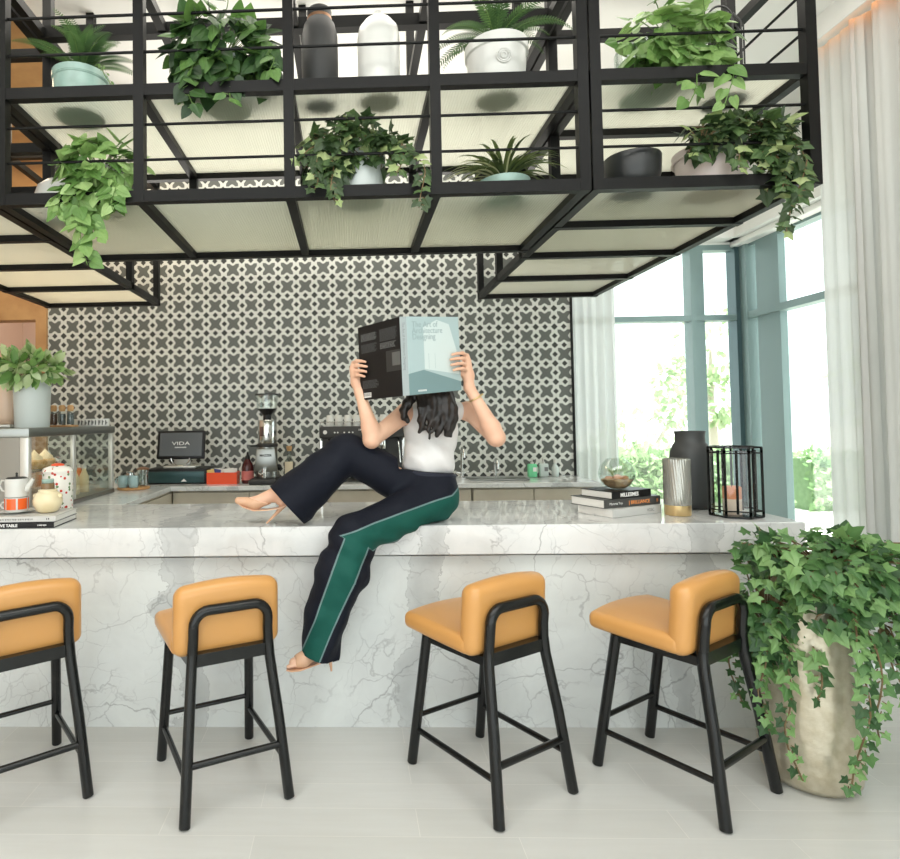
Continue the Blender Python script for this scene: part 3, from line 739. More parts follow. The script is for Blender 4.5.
lv, sm = foliage([((c[0] - 0.08, c[1] - 0.08, c[2] + 0.22), (0.19, 0.12, 0.13), 180), ((c[0] + 0.13, c[1] - 0.08, c[2] + 0.2), (0.11, 0.1, 0.09), 60), ((c[0] - 0.15, c[1] - 0.14, c[2] + 0.1), (0.1, 0.06, 0.1), 60), ((c[0] - 0.02, c[1] - 0.06, c[2] + 0.33), (0.1, 0.07, 0.05), 22)],
                 [([(c[0] - 0.13, c[1] - 0.19, c[2] + 0.12), (c[0] - 0.11, c[1] - 0.24, c[2] - 0.08)], 14), ([(c[0] - 0.18, c[1] - 0.19, c[2] + 0.12), (c[0] - 0.2, c[1] - 0.24, c[2] - 0.03)], 9), ([(c[0] + 0.18, c[1] - 0.14, c[2] + 0.2), (c[0] + 0.27, c[1] - 0.22, c[2] + 0.08), (c[0] + 0.26, c[1] - 0.24, c[2] - 0.12)], 18), ([(c[0] - 0.2, c[1] - 0.15, c[2] + 0.2), (c[0] - 0.27, c[1] - 0.19, c[2] + 0.12)], 7), ([(c[0] + 0.2, c[1] - 0.16, c[2] + 0.2), (c[0] + 0.16, c[1] - 0.22, c[2] + 0.03)], 9)], 'ivy', 0.062, 61, wts=(4, 4, 2))
potted('potted_ivy', 'small-leaved ivy tumbling from a pale pot, middle of lower shelf', cup(0.115, 0.125, 0.2), 'grey', c, lv, 'ivy_var', sm, 'stem', soil=(0.118, 0.18))
c = (0.735, 2.80, ZS0)
potted('spider_plant', 'variegated spider plant in a shallow pale green bowl', [(0.08, 0), (0.105, 0.025), (0.118, 0.06), (0.12, 0.075), (0.112, 0.075), (0.108, 0.06), (0.0005, 0.045)], 'mint', c, strap_leaves((c[0], c[1], c[2] + 0.06), 110, 0.33, 71, el0=0.75, arch=2.0, width=0.011), 'spider', soil=(0.107, 0.066))
bw = part('bowl', B().lathe([(0.07, 0), (0.1, 0.015), (0.118, 0.07), (0.122, 0.15), (0.12, 0.155), (0.114, 0.15), (0.1, 0.03), (0.0005, 0.02)], seg=40), 'darkbowl', loc=(1.31, 2.76, ZS0), angle=60)
tag(bw, 'deep charcoal bowl alone on the lower shelf at right', 'bowl')
c = (1.69, 2.80, ZS0)
lv, sm = foliage([((c[0] + 0.07, c[1] - 0.1, c[2] + 0.22), (0.24, 0.12, 0.09), 170), ((c[0] + 0.16, c[1] - 0.16, c[2] + 0.09), (0.10, 0.06, 0.16), 80), ((c[0] - 0.12, c[1] - 0.14, c[2] + 0.2), (0.1, 0.07, 0.08), 30), ((c[0] + 0.05, c[1] - 0.05, c[2] + 0.3), (0.06, 0.05, 0.05), 12)],
                 [([(c[0] + 0.22, c[1] - 0.18, c[2] + 0.2), (c[0] + 0.25, c[1] - 0.225, c[2] + 0.06), (c[0] + 0.22, c[1] - 0.24, c[2] - 0.1), (c[0] + 0.14, c[1] - 0.24, c[2] - 0.26)], 32), ([(c[0] + 0.17, c[1] - 0.2, c[2] + 0.06), (c[0] + 0.16, c[1] - 0.24, c[2] - 0.08)], 9), ([(c[0] - 0.02, c[1] - 0.2, c[2] + 0.14), (c[0] - 0.02, c[1] - 0.22, c[2] + 0.02)], 8), ([(c[0] - 0.14, c[1] - 0.18, c[2] + 0.1), (c[0] - 0.2, c[1] - 0.2, c[2] + 0.1)], 4)], 'ivy', 0.066, 81, wts=(4, 5, 2))
t_, po = potted('potted_ivy', 'ivy spilling over the right end of the lower shelf', cup(0.12, 0.16, 0.19), 'pinkcer', c, lv, 'ivy_var', sm, 'stem', soil=(0.15, 0.17))
part('rim', B().tube([(0.159 * cos(a), 0.159 * sin(a), 0.155) for a in np.linspace(0, 2 * pi, 48)[:-1]], 0.005, 6, True), 'pinkcer', po)

# tall floor planter with ivy
MT['vase'] = mottled('champagne_hammered_metal', rgb(206, 198, 178), rgb(190, 180, 156), 28, 0.3, 0.55, bump=0.25)
c = (1.865, 2.57, 0)
pl = thing('ivy_planter', 'tall champagne metal planter overflowing with ivy at the end of the bar', 'plant', c)
part('pot', B().lathe([(0.10, 0), (0.14, 0.008), (0.168, 0.04), (0.178, 0.1), (0.176, 0.2), (0.163, 0.4), (0.145, 0.6), (0.132, 0.78), (0.128, 0.9), (0.132, 0.905), (0.122, 0.905), (0.118, 0.85), (0.0005, 0.85)], seg=48), 'vase', pl, angle=60)
def q(x, y, z): return (c[0] + x, c[1] + y, z)
random.seed(1)
lv, sm = foliage([(q(0.05, -0.08, 0.88), (0.25, 0.22, 0.16), 430), (q(-0.14, 0.02, 0.66), (0.13, 0.16, 0.26), 250), (q(0.27, -0.04, 0.70), (0.11, 0.13, 0.2), 140), (q(-0.02, -0.17, 0.77), (0.15, 0.08, 0.12), 70), (q(-0.13, 0.04, 0.93), (0.11, 0.12, 0.09), 70), (q(0.24, 0, 0.85), (0.16, 0.14, 0.12), 80)],
                 [([q(0.03, -0.2, 0.72), q(0.05, -0.235, 0.5), q(0.02, -0.25, 0.24), q(-0.06, -0.25, 0.09)], 34), ([q(0.09, -0.2, 0.7), q(0.11, -0.23, 0.45), q(0.08, -0.24, 0.28)], 17),
                  ([q(0.3, -0.12, 0.7), q(0.36, -0.16, 0.42), q(0.3, -0.22, 0.16), q(0.17, -0.26, 0.02)], 32), ([q(0.34, -0.08, 0.6), q(0.4, -0.14, 0.3), q(0.36, -0.2, 0.12)], 20), ([q(0.24, -0.1, 0.6), q(0.29, -0.14, 0.36)], 9),
                  ([q(-0.2, -0.06, 0.6), q(-0.24, -0.08, 0.4), q(-0.23, -0.1, 0.24)], 22), ([q(-0.16, -0.14, 0.55), q(-0.2, -0.16, 0.3), q(-0.17, -0.18, 0.1)], 16), ([q(-0.08, -0.17, 0.6), q(-0.1, -0.2, 0.4)], 9),
                  ([q(-0.22, 0.1, 0.75), q(-0.27, 0.06, 0.5), q(-0.26, 0.02, 0.3)], 20), ([q(0.1, -0.1, 0.98), q(0.34, -0.16, 0.99), q(0.42, -0.18, 0.9)], 10)], 'ivy', 0.056, 91, wts=(5, 3, 5), stemr=0.003)
part('foliage', lv, GR['ivy'], pl, world=True, smooth=False)
part('stems', sm, 'stem', pl, world=True)

# ------------------------------------------------------------------ outside planting
def hedge(x0, x1, y0, y1, h, n, seed, label):
    rnd = random.Random(seed); b = B()
    for _ in range(n):
        f = rnd.random()
        p = Vector((rnd.uniform(x0, x1), y0 + (rnd.uniform(0, 0.15) if f < 0.6 else rnd.uniform(0, y1 - y0)), rnd.uniform(0.05, h) if f < 0.6 else h + rnd.uniform(-0.06, 0.05)))
        leaf(b, p, rv(rnd) + Vector((0, -0.3, 0.3)), Vector((0, -1, 0.6)) + rv(rnd) * 0.8, rnd.uniform(0.08, 0.16), 'oval', rnd.randrange(3))
    t_ = thing('hedge', label, 'hedge', ((x0 + x1) / 2, (y0 + y1) / 2, -0.04))
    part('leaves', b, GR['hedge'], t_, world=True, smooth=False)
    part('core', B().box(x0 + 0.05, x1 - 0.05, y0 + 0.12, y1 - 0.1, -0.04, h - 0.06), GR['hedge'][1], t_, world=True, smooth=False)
hedge(3.0, 6.6, 9.3, 10.1, 0.86, 2600, 5, 'clipped green hedge outside, seen behind the black vase')
hedge(7.2, 13.0, 9.6, 10.4, 0.82, 2600, 6, 'clipped hedge outside, seen at the right through the side window')
MT['bark'] = mat('pale_bark', rgb(186, 176, 162), 0.9)
def tree(loc, crowns, seed, label, n, size):
    t_ = thing('tree', label, 'tree', loc, 0, 'trees outside the windows'); x, y, z = loc
    top = crowns[0][0]
    tb = B().tube([(x, y, z), (x + 0.1, y, z + 0.8), (x + top[0] * 0.5, y, z + top[2] * 0.6), (x + top[0], y + top[1], z + top[2])], [0.14, 0.11, 0.08, 0.03], 9)
    for cc, r in crowns: tb.tube([(x + top[0] * 0.4, y, z + top[2] * 0.55), (x + cc[0], y + cc[1], z + cc[2])], [0.05, 0.02], 7)
    part('trunk', tb, 'bark', t_, world=True)
    b, _ = foliage([((x + cc[0], y + cc[1], z + cc[2]), r, n) for cc, r in crowns], [], 'oval', size, seed, 0.3)
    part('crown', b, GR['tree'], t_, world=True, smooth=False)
tree((7.9, 13.5, -0.04), [((0.1, 0, 3.0), (0.9, 0.8, 0.9)), ((0.0, 0, 1.9), (0.7, 0.6, 0.6)), ((-0.6, 0, 2.3), (0.6, 0.5, 0.5))], 7, 'leafy tree outside, seen between the two middle window mullions', 170, 0.22)
tree((6.1, 12.5, -0.04), [((0, 0, 1.25), (0.95, 0.7, 0.45)), ((0.6, 0, 1.7), (0.6, 0.5, 0.4)), ((-0.7, 0, 0.95), (0.5, 0.5, 0.35))], 8, 'low spreading tree outside, seen above the black vase', 120, 0.18)
tree((11.0, 13.0, -0.04), [((0, 0, 2.6), (0.9, 0.8, 0.7)), ((0.2, 0, 1.7), (0.7, 0.6, 0.5)), ((1.6, 0, 2.2), (0.9, 0.8, 0.8))], 9, 'loose tree outside beside the drape, seen through the side window', 120, 0.2)

# ------------------------------------------------------------------ display case and what stands on and in it
dc = thing('display_case', 'stainless steel and glass pastry display case at the left end of the bar', 'display case', (-2.2, 3.84, BT))
X0, X1, Y0, Y1, ZB, ZT = -2.62, -1.785, 3.27, 4.47, BT + 0.001, 1.482
part('base', B().box(X0, X1 + 0.01, Y0, Y1, ZB, ZB + 0.03, bev=0.004), 'steel', dc, world=True)
part('top', B().box(X0, X1 + 0.012, Y0 - 0.01, Y1 + 0.01, ZT - 0.052, ZT, bev=0.006), 'steel', dc, world=True)
part('front_panel', B().box(X0, X1 - 0.045, Y0, Y0 + 0.02, ZB + 0.03, ZT - 0.052), 'steel', dc, world=True, smooth=False)
MT['alu'] = mat('light_aluminium', rgb(214, 214, 208), 0.35, 0.5)
for ya, yb, w_ in ((Y0, Y0 + 0.035, 0.045), (3.815, 3.85, 0.02), (Y1 - 0.035, Y1, 0.025)):
    part('post', B().box(X1 - w_, X1 + 0.004, ya, yb, ZB + 0.03, ZT - 0.052, bev=0.003), 'alu', dc, world=True)
part('back_panel', B().box(X0, X1, Y1 - 0.02, Y1 - 0.008, ZB + 0.03, ZT - 0.052), 'pane', dc, world=True, smooth=False)
MT['caseglass'] = thin_glass('display_glass', (0.98, 1, 0.99, 1), 0.01)
part('side_pane', B().box(X1 - 0.012, X1 - 0.006, Y0 + 0.035, Y1 - 0.035, ZB + 0.03, ZT - 0.052), 'pane', dc, world=True, smooth=False)
part('wire_shelf', B().box(X0 + 0.04, X1 - 0.05, Y0 + 0.06, 3.80, 1.222, 1.23), 'steel', dc, world=True, smooth=False)
MT['pastry'] = mottled('golden_pastry', rgb(226, 172, 104), rgb(238, 200, 144), 40, 0.7)
MT['cream'] = mat('cream_topping', rgb(246, 226, 188), 0.6)
area('case_fill', (-2.1, 3.8, ZT - 0.06), (0, 0, 0), 0.5, 1.0, 2.2, (1.0, 0.9, 0.74))  # small fill added to brighten the inside of the case
names = ['golden cream tart on the case shelf, nearest the steel front', 'golden cream tart on the case shelf, second from the steel front', 'golden cream tart on the case shelf, third from the steel front']
for k, (x, y) in enumerate(((-1.93, 3.47), (-1.93, 3.61), (-1.93, 3.74))):
    p_ = thing('pastry', names[k], 'pastry', (x, y, 1.2305), 0, 'pastries in the display case')
    part('crust', B().lathe([(0.045, 0), (0.058, 0.02), (0.064, 0.045), (0.058, 0.055), (0.0005, 0.058)], seg=24, fn=lambda a, px_, py_, pz_: (px_ * (1 + 0.04 * cos(10 * a)), py_ * (1 + 0.04 * cos(10 * a)), pz_)), 'pastry', p_)
    part('topping', B().lathe([(0.05, 0.054), (0.046, 0.072), (0.026, 0.088), (0.010, 0.105), (0.0005, 0.118)], seg=20, cap0=False), 'cream', p_)
MT['juice'] = [mat('cream_juice', rgb(226, 206, 164), 0.3), mat('orange_juice', rgb(224, 130, 66), 0.3)]
for k in range(6):
    x, y = -1.90 - 0.07 * (k % 2), 3.93 + 0.075 * k
    b_ = thing('juice_bottle', ('orange juice bottle at the far end of the row inside the display case' if k == 5 else 'small pale drink bottle standing in the row inside the display case'), 'bottle', (x, y, ZB + 0.0305), 0, 'drink bottles in the display case' if k < 5 else None)
    part('bottle', B().lathe([(0.03, 0), (0.033, 0.01), (0.033, 0.11), (0.015, 0.15), (0.014, 0.17)], seg=20), MT['juice'][1 if k == 5 else 0], b_)
    part('cap', B().lathe([(0.017, 0.168), (0.017, 0.19), (0.0005, 0.19)], seg=16), 'alu', b_)

ZC = ZT + 0.0005
lv, sm = foliage([((-1.975, 3.66, ZC + 0.36), (0.21, 0.2, 0.08), 180), ((-1.975, 3.62, ZC + 0.41), (0.14, 0.12, 0.06), 40)], [], 'oval', 0.095, 15, droop=0.1, wts=(4, 6, 1))
potted('potted_plant', 'variegated leafy plant in a tall pale grey pot on the case', [(0.098, 0), (0.1, 0.01), (0.110, 0.295), (0.112, 0.3), (0.102, 0.3), (0.1, 0.26), (0.0005, 0.26)], 'grey', (-1.98, 3.68, ZC), lv, 'varieg', sm, soil=(0.1, 0.27), group=None, seg=48)
MT['toaster'] = mat('pale_peach_enamel', rgb(226, 196, 172), 0.3)
to = thing('toaster', 'pale peach toaster at the left edge behind the tall pot', 'toaster', (-2.33, 3.9, ZC))
part('body', B().box(-0.14, 0.14, -0.1, 0.1, 0.018, 0.30, bev=0.05, seg=5), 'toaster', to)
part('base', B().box(-0.138, 0.138, -0.098, 0.098, 0, 0.022, bev=0.008), 'alu', to)
part('slot', B().box(-0.1, 0.1, -0.035, -0.012, 0.296, 0.302).box(-0.1, 0.1, 0.012, 0.035, 0.296, 0.302), 'bookblack', to)
part('lever', B().box(0.135, 0.165, -0.012, 0.012, 0.17, 0.19, bev=0.004), 'steel', to)
dm = thing('glass_dome', 'clear glass dome standing by the peach toaster at the left edge', 'dome', (-2.14, 3.42, ZC))
part('plate', B().lathe([(0.075, 0), (0.085, 0.004), (0.085, 0.012), (0.0005, 0.012)]), 'wood', dm)
part('cover', B().lathe([(0.072, 0.0125), (0.072, 0.10), (0.06, 0.145), (0.03, 0.166), (0.0005, 0.17)], cap0=False), 'glass', dm)
part('knob', B().ball((0, 0, 0.18), 0.012), 'glass', dm)
tr = part('wooden_board', B().box(-0.085, 0.085, -0.05, 0.05, 0, 0.012, bev=0.004), 'wood', loc=(-1.895, 3.90, ZC))
tag(tr, 'small wooden board under the corked jars on the display case', 'board')
MT['beans'] = mottled('coffee_beans', rgb(60, 38, 26), rgb(92, 60, 40), 120, 0.6)
MT['tea'] = mottled('dried_tea', rgb(92, 104, 100), rgb(60, 66, 70), 120, 0.8)
for k, (x, f) in enumerate(((-1.955, 'beans'), (-1.898, 'tea'), (-1.842, 'tea'))):
    j = thing('spice_jar', ('corked glass jar of dark beans, nearest the tall grey pot', 'corked glass jar of dried leaves, middle of the three on the board', 'corked glass jar of dried leaves, farthest from the tall grey pot')[k], 'jar', (x, 3.90, ZC + 0.0125), 0, 'corked jars on the display case')
    part('glass', B().lathe([(0.022, 0), (0.024, 0.004), (0.024, 0.085), (0.019, 0.092), (0.019, 0.098)], seg=22), 'glass', j)
    part('contents', B().lathe([(0.0215, 0.003), (0.0215, 0.074), (0.0005, 0.074)], seg=20), f, j)
    part('cork', B().lathe([(0.017, 0.09), (0.02, 0.1), (0.022, 0.115), (0.016, 0.13), (0.0005, 0.132)], seg=18), 'cork', j)
lb = thing('letter_holder', 'low white strip with black marks on the case beside the jars', 'sign', (-1.79, 4.12, ZC))
part('body', B().box(-0.125, 0.115, -0.02, 0.02, 0, 0.052, bev=0.004), 'ceramic', lb)
b = B()
for k in range(9):
    x = -0.095 + k * 0.024
    b.box(x, x + 0.007, -0.0212, -0.0200, 0.010, 0.042)
    b.box(x + 0.009, x + 0.014, -0.0212, -0.0200, 0.02 + 0.008 * (k % 2), 0.042 - 0.006 * (k % 3))
part('marks', b, 'inkblack', lb, smooth=False)

# ------------------------------------------------------------------ left end of the bar: books, tea set, canister
def book(name, label, c, rz, L, D, H, cover, group=None):
    """closed hardback lying flat; spine along local -y; L long, D deep, H thick"""
    t_ = thing(name, label, 'book', c, rz, group); th = 0.003
    part('pages', B().box(-L / 2 + 0.004, L / 2 - 0.004, -D / 2 + 0.004, D / 2 - 0.004, th, H - th), 'paper', t_, smooth=False)
    part('cover', B().box(-L / 2, L / 2, -D / 2, D / 2, 0, th).box(-L / 2, L / 2, -D / 2, D / 2, H - th, H).box(-L / 2, L / 2, -D / 2 - 0.002, -D / 2 + 0.002, 0, H, bev=0.001, seg=1), cover, t_, smooth=False)
    return t_
def marks(t_, m, x0, x1, y0, y1, z0, z1, n):
    b = B()
    for k in range(n):
        a = x0 + (x1 - x0) * k / n; b.box(a, a + (x1 - x0) / n * (0.62 if k % 4 else 0.4), y0, y1, z0 + (z1 - z0) * 0.15 * (k % 3 == 1), z1)
    return part('fine_print', b, m, t_, smooth=False)
def spine_text(t_, body, size, m, x, H, D, align='LEFT', sx=1.0, bold=0.0):
    return text('lettering', body, size, m, t_, (x, -D / 2 - 0.0022, H / 2 - size * 0.35), (1, 0, 0), (0, 0, 1), align, 0.0004, sx, world=False, bold=bold)
zb = BT + 0.001
bk = book('book', 'black book with white spine lettering, bottom of the pair under the teapot', (-1.69, 3.09, zb), radians(3), 0.40, 0.28, 0.028, 'bookblack', 'art books under the tea set')
spine_text(bk, 'CREATIVE TABLE', 0.02, 'inkwhite', -0.13, 0.028, 0.28, bold=0.0006); marks(bk, 'inkwhite', 0.12, 0.165, -0.1424, -0.1419, 0.010, 0.017, 8)
bk = book('book', 'pale grey book lying on the black one under the teapot', (-1.69, 3.10, zb + 0.0285), radians(4), 0.40, 0.28, 0.027, 'bookgrey', 'art books under the tea set')
marks(bk, 'inkgrey', -0.12, 0.09, -0.1424, -0.1419, 0.009, 0.017, 26); marks(bk, 'inkblack', 0.155, 0.172, -0.1424, -0.1419, 0.009, 0.018, 2)
zt = zb + 0.056
sa = thing('saucer', 'white saucer under the white and orange tea pot', 'saucer', (-1.745, 3.09, zt))
part('dish', B().lathe([(0.035, 0), (0.04, 0.004), (0.085, 0.014), (0.087, 0.017), (0.08, 0.016), (0.036, 0.008), (0.0005, 0.008)], seg=36), 'ceramic', sa)
cp = thing('tea_cup', 'orange banded white cup holding up the teapot on the saucer', 'cup', (-1.745, 3.09, zt + 0.0085))
part('bowl', B().lathe([(0.045, 0), (0.054, 0.004), (0.056, 0.02), (0.057, 0.074), (0.052, 0.074), (0.05, 0.02), (0.0005, 0.012)], seg=36), 'ceramic', cp)
b = B()
for k in range(6):
    a0, a1 = k * pi / 3 + 0.08, (k + 1) * pi / 3 - 0.08; n = 6
    vs = [(rr * cos(a0 + (a1 - a0) * i / n), rr * sin(a0 + (a1 - a0) * i / n), z) for rr, z in ((0.0572, 0.014), (0.0578, 0.07)) for i in range(n + 1)]
    b.add(vs, [(i, i + 1, n + 2 + i, n + 1 + i) for i in range(n)])
part('orange_band', b, 'orangeglaze', cp)
part('handle', B().tube([(-0.055, 0, 0.048), (-0.075, 0, 0.046), (-0.086, 0, 0.032), (-0.076, 0, 0.016), (-0.054, 0, 0.014)], 0.005, 10), 'ceramic', cp)
tp = thing('teapot', 'slim white teapot stacked on the orange banded cup', 'teapot', (-1.745, 3.09, zt + 0.083))
part('body', B().lathe([(0.05, 0), (0.056, 0.004), (0.056, 0.05), (0.058, 0.09), (0.054, 0.096), (0.0005, 0.096)], seg=36), 'ceramic', tp)
part('spout', B().tube([(0.05, 0, 0.035), (0.068, 0, 0.06), (0.088, 0, 0.094)], [0.018, 0.014, 0.009], 12), 'ceramic', tp)
part('handle', B().tube([(-0.054, 0, 0.084), (-0.08, 0, 0.086), (-0.09, 0, 0.06), (-0.078, 0, 0.034), (-0.054, 0, 0.026)], 0.005, 10), 'ceramic', tp)
part('lid', B().lathe([(0.05, 0.0965), (0.046, 0.102), (0.0005, 0.106)], seg=30), 'mattblack', tp)
part('knob', B().lathe([(0.005, 0.105), (0.005, 0.118), (0.007, 0.124), (0.0005, 0.127)], seg=12), 'mattblack', tp)
MT['honey'] = mottled('cream_honey_glaze', rgb(234, 222, 188), rgb(228, 210, 168), 10, 0.25)
hp = thing('honey_pot', 'round cream pot with dark neck beside the teapot', 'jar', (-1.585, 3.10, zt + 0.0005))
part('body', B().lathe([(0.038, 0), (0.055, 0.012), (0.071, 0.045), (0.072, 0.066), (0.06, 0.098), (0.045, 0.108), (0.046, 0.118), (0.036, 0.122)], seg=36), 'honey', hp)
part('neck', B().lathe([(0.032, 0.115), (0.033, 0.15), (0.03, 0.152), (0.0005, 0.152)], seg=28), mat('amber_jar', rgb(130, 104, 72), 0.2), hp)
part('lid', B().lathe([(0.026, 0.152), (0.03, 0.158), (0.03, 0.172), (0.0005, 0.174)], seg=28), 'mint', hp)
part('ear', B().ball((-0.064, 0, 0.085), 0.014), 'honey', hp); part('ear', B().ball((0.064, 0, 0.085), 0.014), 'honey', hp)
fm = mat('floral_porcelain', rgb(240, 236, 228), 0.22); t = NT(fm)
v = t.new('ShaderNodeTexVoronoi'); v.inputs['Scale'].default_value = 46; t.l.new(t.coord(), v.inputs['Vector'])
spot = t.math('LESS_THAN', v.outputs['Distance'], 0.36)
sr = t.new('ShaderNodeSeparateColor'); t.l.new(v.outputs['Color'], sr.inputs[0])
flower = t.ramp(sr.outputs[0], [(0.0, rgb(196, 60, 44)), (0.45, rgb(206, 96, 84)), (0.5, rgb(112, 138, 92)), (0.8, rgb(120, 146, 104)), (0.85, rgb(240, 236, 228))])
fm.node_tree.nodes[flower.node.name].color_ramp.interpolation = 'CONSTANT'
t.base(t.mix(spot, rgb(240, 236, 228), flower))
cn = thing('canister', 'tall white floral canister with glass knob behind the cream pot', 'canister', (-1.69, 3.42, BT + 0.001))
part('body', B().lathe([(0.078, 0), (0.082, 0.006), (0.082, 0.23), (0.078, 0.236), (0.0005, 0.236)], seg=36), fm, cn)
part('lid', B().lathe([(0.084, 0.232), (0.085, 0.246), (0.07, 0.266), (0.03, 0.278), (0.0005, 0.28)], seg=36), fm, cn)
part('flower_ring', B().lathe([(0.036, 0.2765), (0.034, 0.284), (0.018, 0.29), (0.0005, 0.291)], seg=24), 'orange', cn)
part('knob', B().lathe([(0.008, 0.288), (0.01, 0.296)], seg=12).ball((0, 0, 0.312), 0.02), 'glass', cn)

# ------------------------------------------------------------------ right end of the bar
ths = radians(27.8); u = Vector((cos(ths), sin(ths), 0)); n_ = Vector((-sin(ths), cos(ths), 0))
A = Vector((1.317, 3.085, BT + 0.001))
def stack_book(label, A0, L, D, H, cover, rz=ths):
    uu = Vector((cos(rz), sin(rz), 0)); nn = Vector((-sin(rz), cos(rz), 0))
    return book('book', label, A0 + uu * (L / 2) + nn * (D / 2), rz, L, D, H, cover, 'books under the glass terrarium')
bk = stack_book('pale grey book at the bottom of the stack under the terrarium', A, 0.37, 0.225, 0.043, 'bookgrey')
spine_text(bk, 'VOSC', 0.022, 'inkgrey', 0.07, 0.043, 0.225)
bk = stack_book('charcoal book with orange spine lettering, middle of the stack', A + Vector((-0.035, 0.02, 0.0435)), 0.40, 0.225, 0.045, 'bookdark', ths - 0.06)
spine_text(bk, 'Mamma Toy', 0.018, 'inkwhite', -0.165, 0.045, 0.225); spine_text(bk, '| BRILLIANCE', 0.026, 'inkorange', -0.03, 0.045, 0.225, bold=0.0005); spine_text(bk, 'B', 0.024, 'inkorange', 0.17, 0.045, 0.225)
bk = stack_book('black book with white capitals on the spine, top of the stack', A + Vector((0.012, 0.035, 0.089)), 0.29, 0.20, 0.038, 'bookblack', ths - 0.02)
spine_text(bk, 'MILLESIMES', 0.027, 'inkwhite', -0.085, 0.038, 0.20, bold=0.0008)
tz = BT + 0.001 + 0.1275
tg = thing('terrarium', 'round glass bowl terrarium with a small plant on the book stack', 'terrarium', (1.415, 3.255, tz))
part('bowl', B().lathe([(0.04, 0), (0.07, 0.022), (0.09, 0.062), (0.092, 0.085), (0.08, 0.125), (0.05, 0.158), (0.046, 0.162), (0.043, 0.158), (0.076, 0.122), (0.088, 0.085), (0.086, 0.062), (0.066, 0.024), (0.0005, 0.004)], seg=36), 'glass', tg)
MT['sand'] = mottled('sand_layers', rgb(200, 170, 130), rgb(150, 118, 86), 30, 0.9)
part('sand', B().lathe([(0.038, 0.005), (0.064, 0.024), (0.08, 0.05), (0.05, 0.056), (0.0005, 0.05)], seg=30, cap0=True), 'sand', tg)
part('stone', B().ball((0.03, -0.02, 0.058), 0.02, 10, sc3=(1.2, 1, 0.7)).ball((-0.04, 0.0, 0.058), 0.018, 10, sc3=(1.3, 1, 0.6)).ball((-0.008, -0.03, 0.062), 0.022, 10, sc3=(1, 1, 0.8)), mat('terracotta_stone', rgb(196, 140, 104), 0.8), tg)
part('plant', strap_leaves((1.415, 3.255, tz + 0.055), 34, 0.085, 17, 0.006, 0.8, 1.5, 0.6), GR['varieg'], tg, world=True, smooth=False)
gm = bpy.data.materials.new('ribbed_smoked_glass'); gm.use_nodes = True; t = NT(gm)
pb = t.n['Principled BSDF']; pb.inputs['Base Color'].default_value = rgb(176, 176, 168); pb.inputs['Roughness'].default_value = 0.18; pb.inputs['Metallic'].default_value = 0.6
wv = t.new('ShaderNodeTexChecker'); wv.inputs['Scale'].default_value = 120; t.l.new(t.coord(), wv.inputs[0]); t.bump(wv.outputs[1], 0.5, 0.004)
rb = thing('votive_vase', 'ribbed grey glass cylinder on a brass base by the books', 'vase', (1.687, 3.175, BT + 0.001))
part('base', B().lathe([(0.060, 0), (0.062, 0.003), (0.062, 0.052), (0.0005, 0.052)], seg=40), 'brass', rb)
part('cylinder', B().lathe([(0.061, 0.0525), (0.063, 0.06), (0.063, 0.09), (0.063, 0.12), (0.063, 0.15), (0.063, 0.18), (0.063, 0.21), (0.063, 0.24), (0.063, 0.265), (0.063, 0.288), (0.06, 0.29), (0.057, 0.288), (0.057, 0.06), (0.0005, 0.056)], seg=128, fn=lambda a, x, y, z: (x * (1 + 0.022 * cos(32 * a + 40 * z)), y * (1 + 0.022 * cos(32 * a + 40 * z)), z)), gm, rb)
MT['charcoal'] = mat('charcoal_ceramic_vase', rgb(62, 64, 64), 0.5)
v_ = part('vase', B().lathe([(0.085, 0), (0.098, 0.01), (0.104, 0.05), (0.104, 0.27), (0.1, 0.31), (0.085, 0.35), (0.075, 0.362), (0.073, 0.40), (0.078, 0.425), (0.072, 0.425), (0.066, 0.4), (0.066, 0.36)], seg=48), 'charcoal', loc=(1.895, 3.42, BT + 0.001), angle=60)
tag(v_, 'tall charcoal bottle-shaped vase behind the ribbed glass cylinder', 'vase')
lt = thing('candle_lantern', 'black framed faceted glass lantern with a candle at the bar end', 'lantern', (1.945, 3.12, BT + 0.001))
NP = 14; H_ = 0.355
def lp(k, z, sc_=1.0):
    r = (0.116 if k % 2 == 0 else 0.094) * sc_; a = 2 * pi * k / NP - pi / 2
    return (r * cos(a), r * sin(a), z)
b = B()
for k in range(NP): b.bar(lp(k, 0.02), lp(k, H_ - 0.02), 0.0085)
part('upright', b, 'blackleg', lt, smooth=False)
for z, z2 in ((0.006, 0.034), (H_ - 0.006, H_ - 0.034)):
    b = B()
    for k in range(NP):
        b.bar(lp(k, z), lp((k + 1) % NP, z), 0.0085)
        if k % 2 == 0:
            b.bar(lp(k, z), lp(k, z2), 0.0085)
            m1 = [(p + q_) / 2 for p, q_ in zip(lp(k, z2), lp((k + 1) % NP, z2))]
            b.bar(lp(k, z2), lp((k + 1) % NP, z2), 0.0065); b.bar(lp(k, z2), lp((k - 1) % NP, z2), 0.0065)
    part('rim', b, 'blackleg', lt, smooth=False)
b = B()
for k in range(NP): b.add([lp(k, 0.02, 0.985), lp((k + 1) % NP, 0.02, 0.985), lp((k + 1) % NP, H_ - 0.02, 0.985), lp(k, H_ - 0.02, 0.985)], [(0, 1, 2, 3)])
part('glass', b, 'glass', lt, smooth=False)
part('floor', B().lathe([(0.1, 0.002), (0.1, 0.01), (0.0005, 0.01)], seg=14), 'blackleg', lt)
cd = thing('candle', 'orange-topped pillar candle inside the faceted lantern', 'candle', (1.93, 3.12, BT + 0.0115))
part('wax', B().lathe([(0.04, 0), (0.042, 0.004), (0.042, 0.078)], seg=28), mat('ivory_wax', rgb(236, 214, 196), 0.6), cd)
